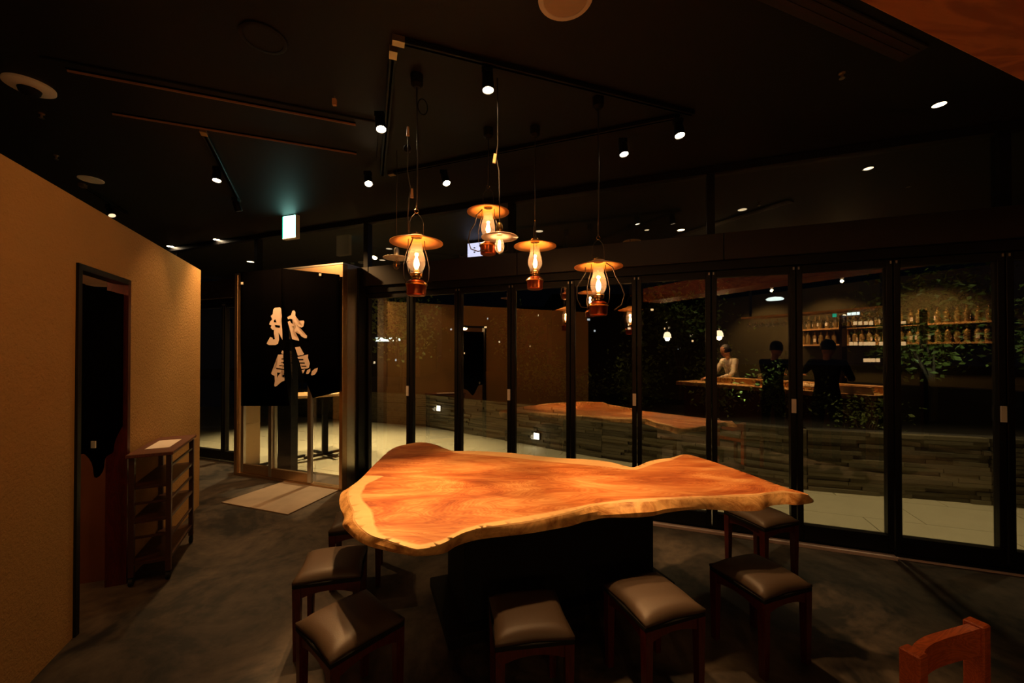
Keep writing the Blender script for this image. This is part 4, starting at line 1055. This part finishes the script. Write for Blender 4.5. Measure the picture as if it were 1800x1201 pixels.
# bar table outside the entrance
q1, q2 = on_z(571, 803, 0), on_z(497, 815, 0); qm = (q1+q2)/2; qd = q1-q2; ql = qd.length/2
ot = thing('bar_table', 'long high pale wooden bar table on black pedestals outside the entrance', 'table', (qm.x, qm.y, 0), math.atan2(qd.y, qd.x))
MB().box(-ql-.35,ql+.40,-.27,.27,.895,.935).obj('table_top', M['counter'], ot, bevel=.005, seg=1)
for s_ in (-1, 1):
    MB().box(s_*ql-.035,s_*ql+.035,-.035,.035,.05,.895).obj('pedestal', M['matte_black'], ot)
    for a in range(4): MB(Matrix.Translation((s_*ql,0,0)) @ Matrix.Rotation(a*math.pi/2+.25, 4, 'Z')).box(.0,.30,-.022,.022,.03,.06).obj('foot', M['matte_black'], ot)
# violet-white lightbox hanging outside
p = at_d(838, 440, 5.6); lbx = thing('hanging_lightbox', 'bluish white lit signboard outside behind the highest lantern', 'sign', p, math.atan2(E.y, E.x))
MB().prism([(-.13,-.03),(.14,-.03),(.14,.03),(-.13,.03)], -.13, .10).obj('housing', M['black'], lbx)
MB().box(-.125,.135,-.036,-.031,-.125,.095).obj('lit_face', M['violet'], lbx)
for z in (-.03, .03): MB().box(-.03,-.005,-.039,-.0365,z-.012,z+.004).obj('marking', M['matte_black'], lbx)
MB().box(-.006,.006,-.006,.006,.1,ZC-p.z).obj('hanger', M['black'], lbx)
# distant buildings with lit windows
def building(x, y, w_, d_, h_, label, seed, wins):
    t = thing('building', label, 'building', (x, y, 0))
    MB().box(-w_/2,w_/2,0,d_,0,h_).obj('wall', M['building'], t)
    rnd = random.Random(seed)
    for k in range(wins):
        u, z = rnd.uniform(-.45,.45)*w_, rnd.uniform(.08,.9)*h_
        o = MB().box(u,u+rnd.choice((.08,.12,.2)),-.03,-.005,z,z+.14).obj('lit_window', rnd.choice((M['dim_lens'], M['candle'], M['far_lit'])), t)
    return t
far_ = building(-8.5, 26, 5, 6, 3.4, 'low far building with a white lit strip left of the first door', 1, 6)
building(-1.5, 34, 9, 8, 5.5, 'distant dark building behind the second and third glass doors', 2, 9)
building(9, 30, 12, 8, 6, 'distant dark building behind the trees on the right', 3, 12)
sgn = MB().box(-.8,.8,-.06,-.005,-.12,.12).obj('light_strip', M['white_lit'], far_); sgn.location = at_d(682, 597, 26)-Vector((-8.5,26,0))

# ---------------- outdoor and room lights
def area(name, loc_, tgt, W, sx, sy, col):
    l = bpy.data.lights.new(name, 'AREA'); l.shape = 'RECTANGLE'; l.size = sx; l.size_y = sy; l.energy = W; l.color = col
    o = bpy.data.objects.new(name, l); C.objects.link(o); o.location = loc_
    o.rotation_euler = (Vector(tgt)-Vector(loc_)).to_track_quat('-Z', 'Y').to_euler(); return o
for lx in (-4.2, -2.4, -.6, 1.2, 3.0, 4.8):
    p = MF @ Vector((lx, .95, ZC-.05))
    spot('soffit_light', p, (p.x, p.y, 0), (150 if lx < -2 else 26)*K_OUT, 80, (1,.70,.35), .7, .05)
for (x, y) in ((5.0, 4.35), (6.3, 4.15), (3.2, 5.4), (-2.3, 8.7)):
    spot('plant_uplight', (x, y, ZP+.05), (x+.4, y+.8, 2.1), 6*K_OUT, 70, (.95,1,.62), .6, .03)
# bare bulbs and spots added over the dining counter to brighten that side
for i_, lx in enumerate((.5, 1.6, 2.6)):
    p = MK @ Vector((lx, -.45, 2.66)); t = thing('added_bulb_pendant', ('left', 'middle', 'right')[i_]+' bare bulb pendant added above the dining counter for fill light', 'pendant lamp', p)
    MB().lathe([(.0001,-.05),(.022,-.04),(.030,-.015),(.022,.015),(.014,.03),(.0001,.03)], 16, cap=False).obj('bulb', M['low_lens'], t, smooth='all')
    MB().lathe([(.0001,.03),(.016,.03),(.016,.07),(.0001,.07)], 12, cap=False).obj('socket', M['brass'], t)
    cord([(0,0,.07),(0,0,ZC-p.z)], .004, M['wire'], t)
    point('bulb_light', p+Vector((0,0,-.08)), .7*K_KIT, WARM, .02)
    spot('counter_fill_light', p+Vector((0,0,-.06)), p+Vector((0,0,-1)), 45*K_KIT, 66, WARM, .6, .02)
for lx in (.2, 1.4, 2.8):
    p = MK @ Vector((lx, -2.0, 2.75)); spot('bar_light', p, (MK @ Vector((lx, -kb-.2, 1.6))), 24*K_KIT, 100, WARM, .6, .05)
# wash lights on the plaster wall and the counter-side floor
p = MW @ Vector((.35, .55, ZC-.06)); spot('wall_wash', p, MW @ Vector((.5, 0, 1.3)), 24, 80, (1,.70,.32), 1.0, .04)
p = MW @ Vector((3.0, 1.6, ZC-.06)); spot('wall_wash', p, MW @ Vector((2.3, 0, 1.2)), 26, 100, AMBER, .8, .08)
p = MW @ Vector((S1+.4, -.7, 2.0)); point('inner_light', p, 14, WARM, .05)
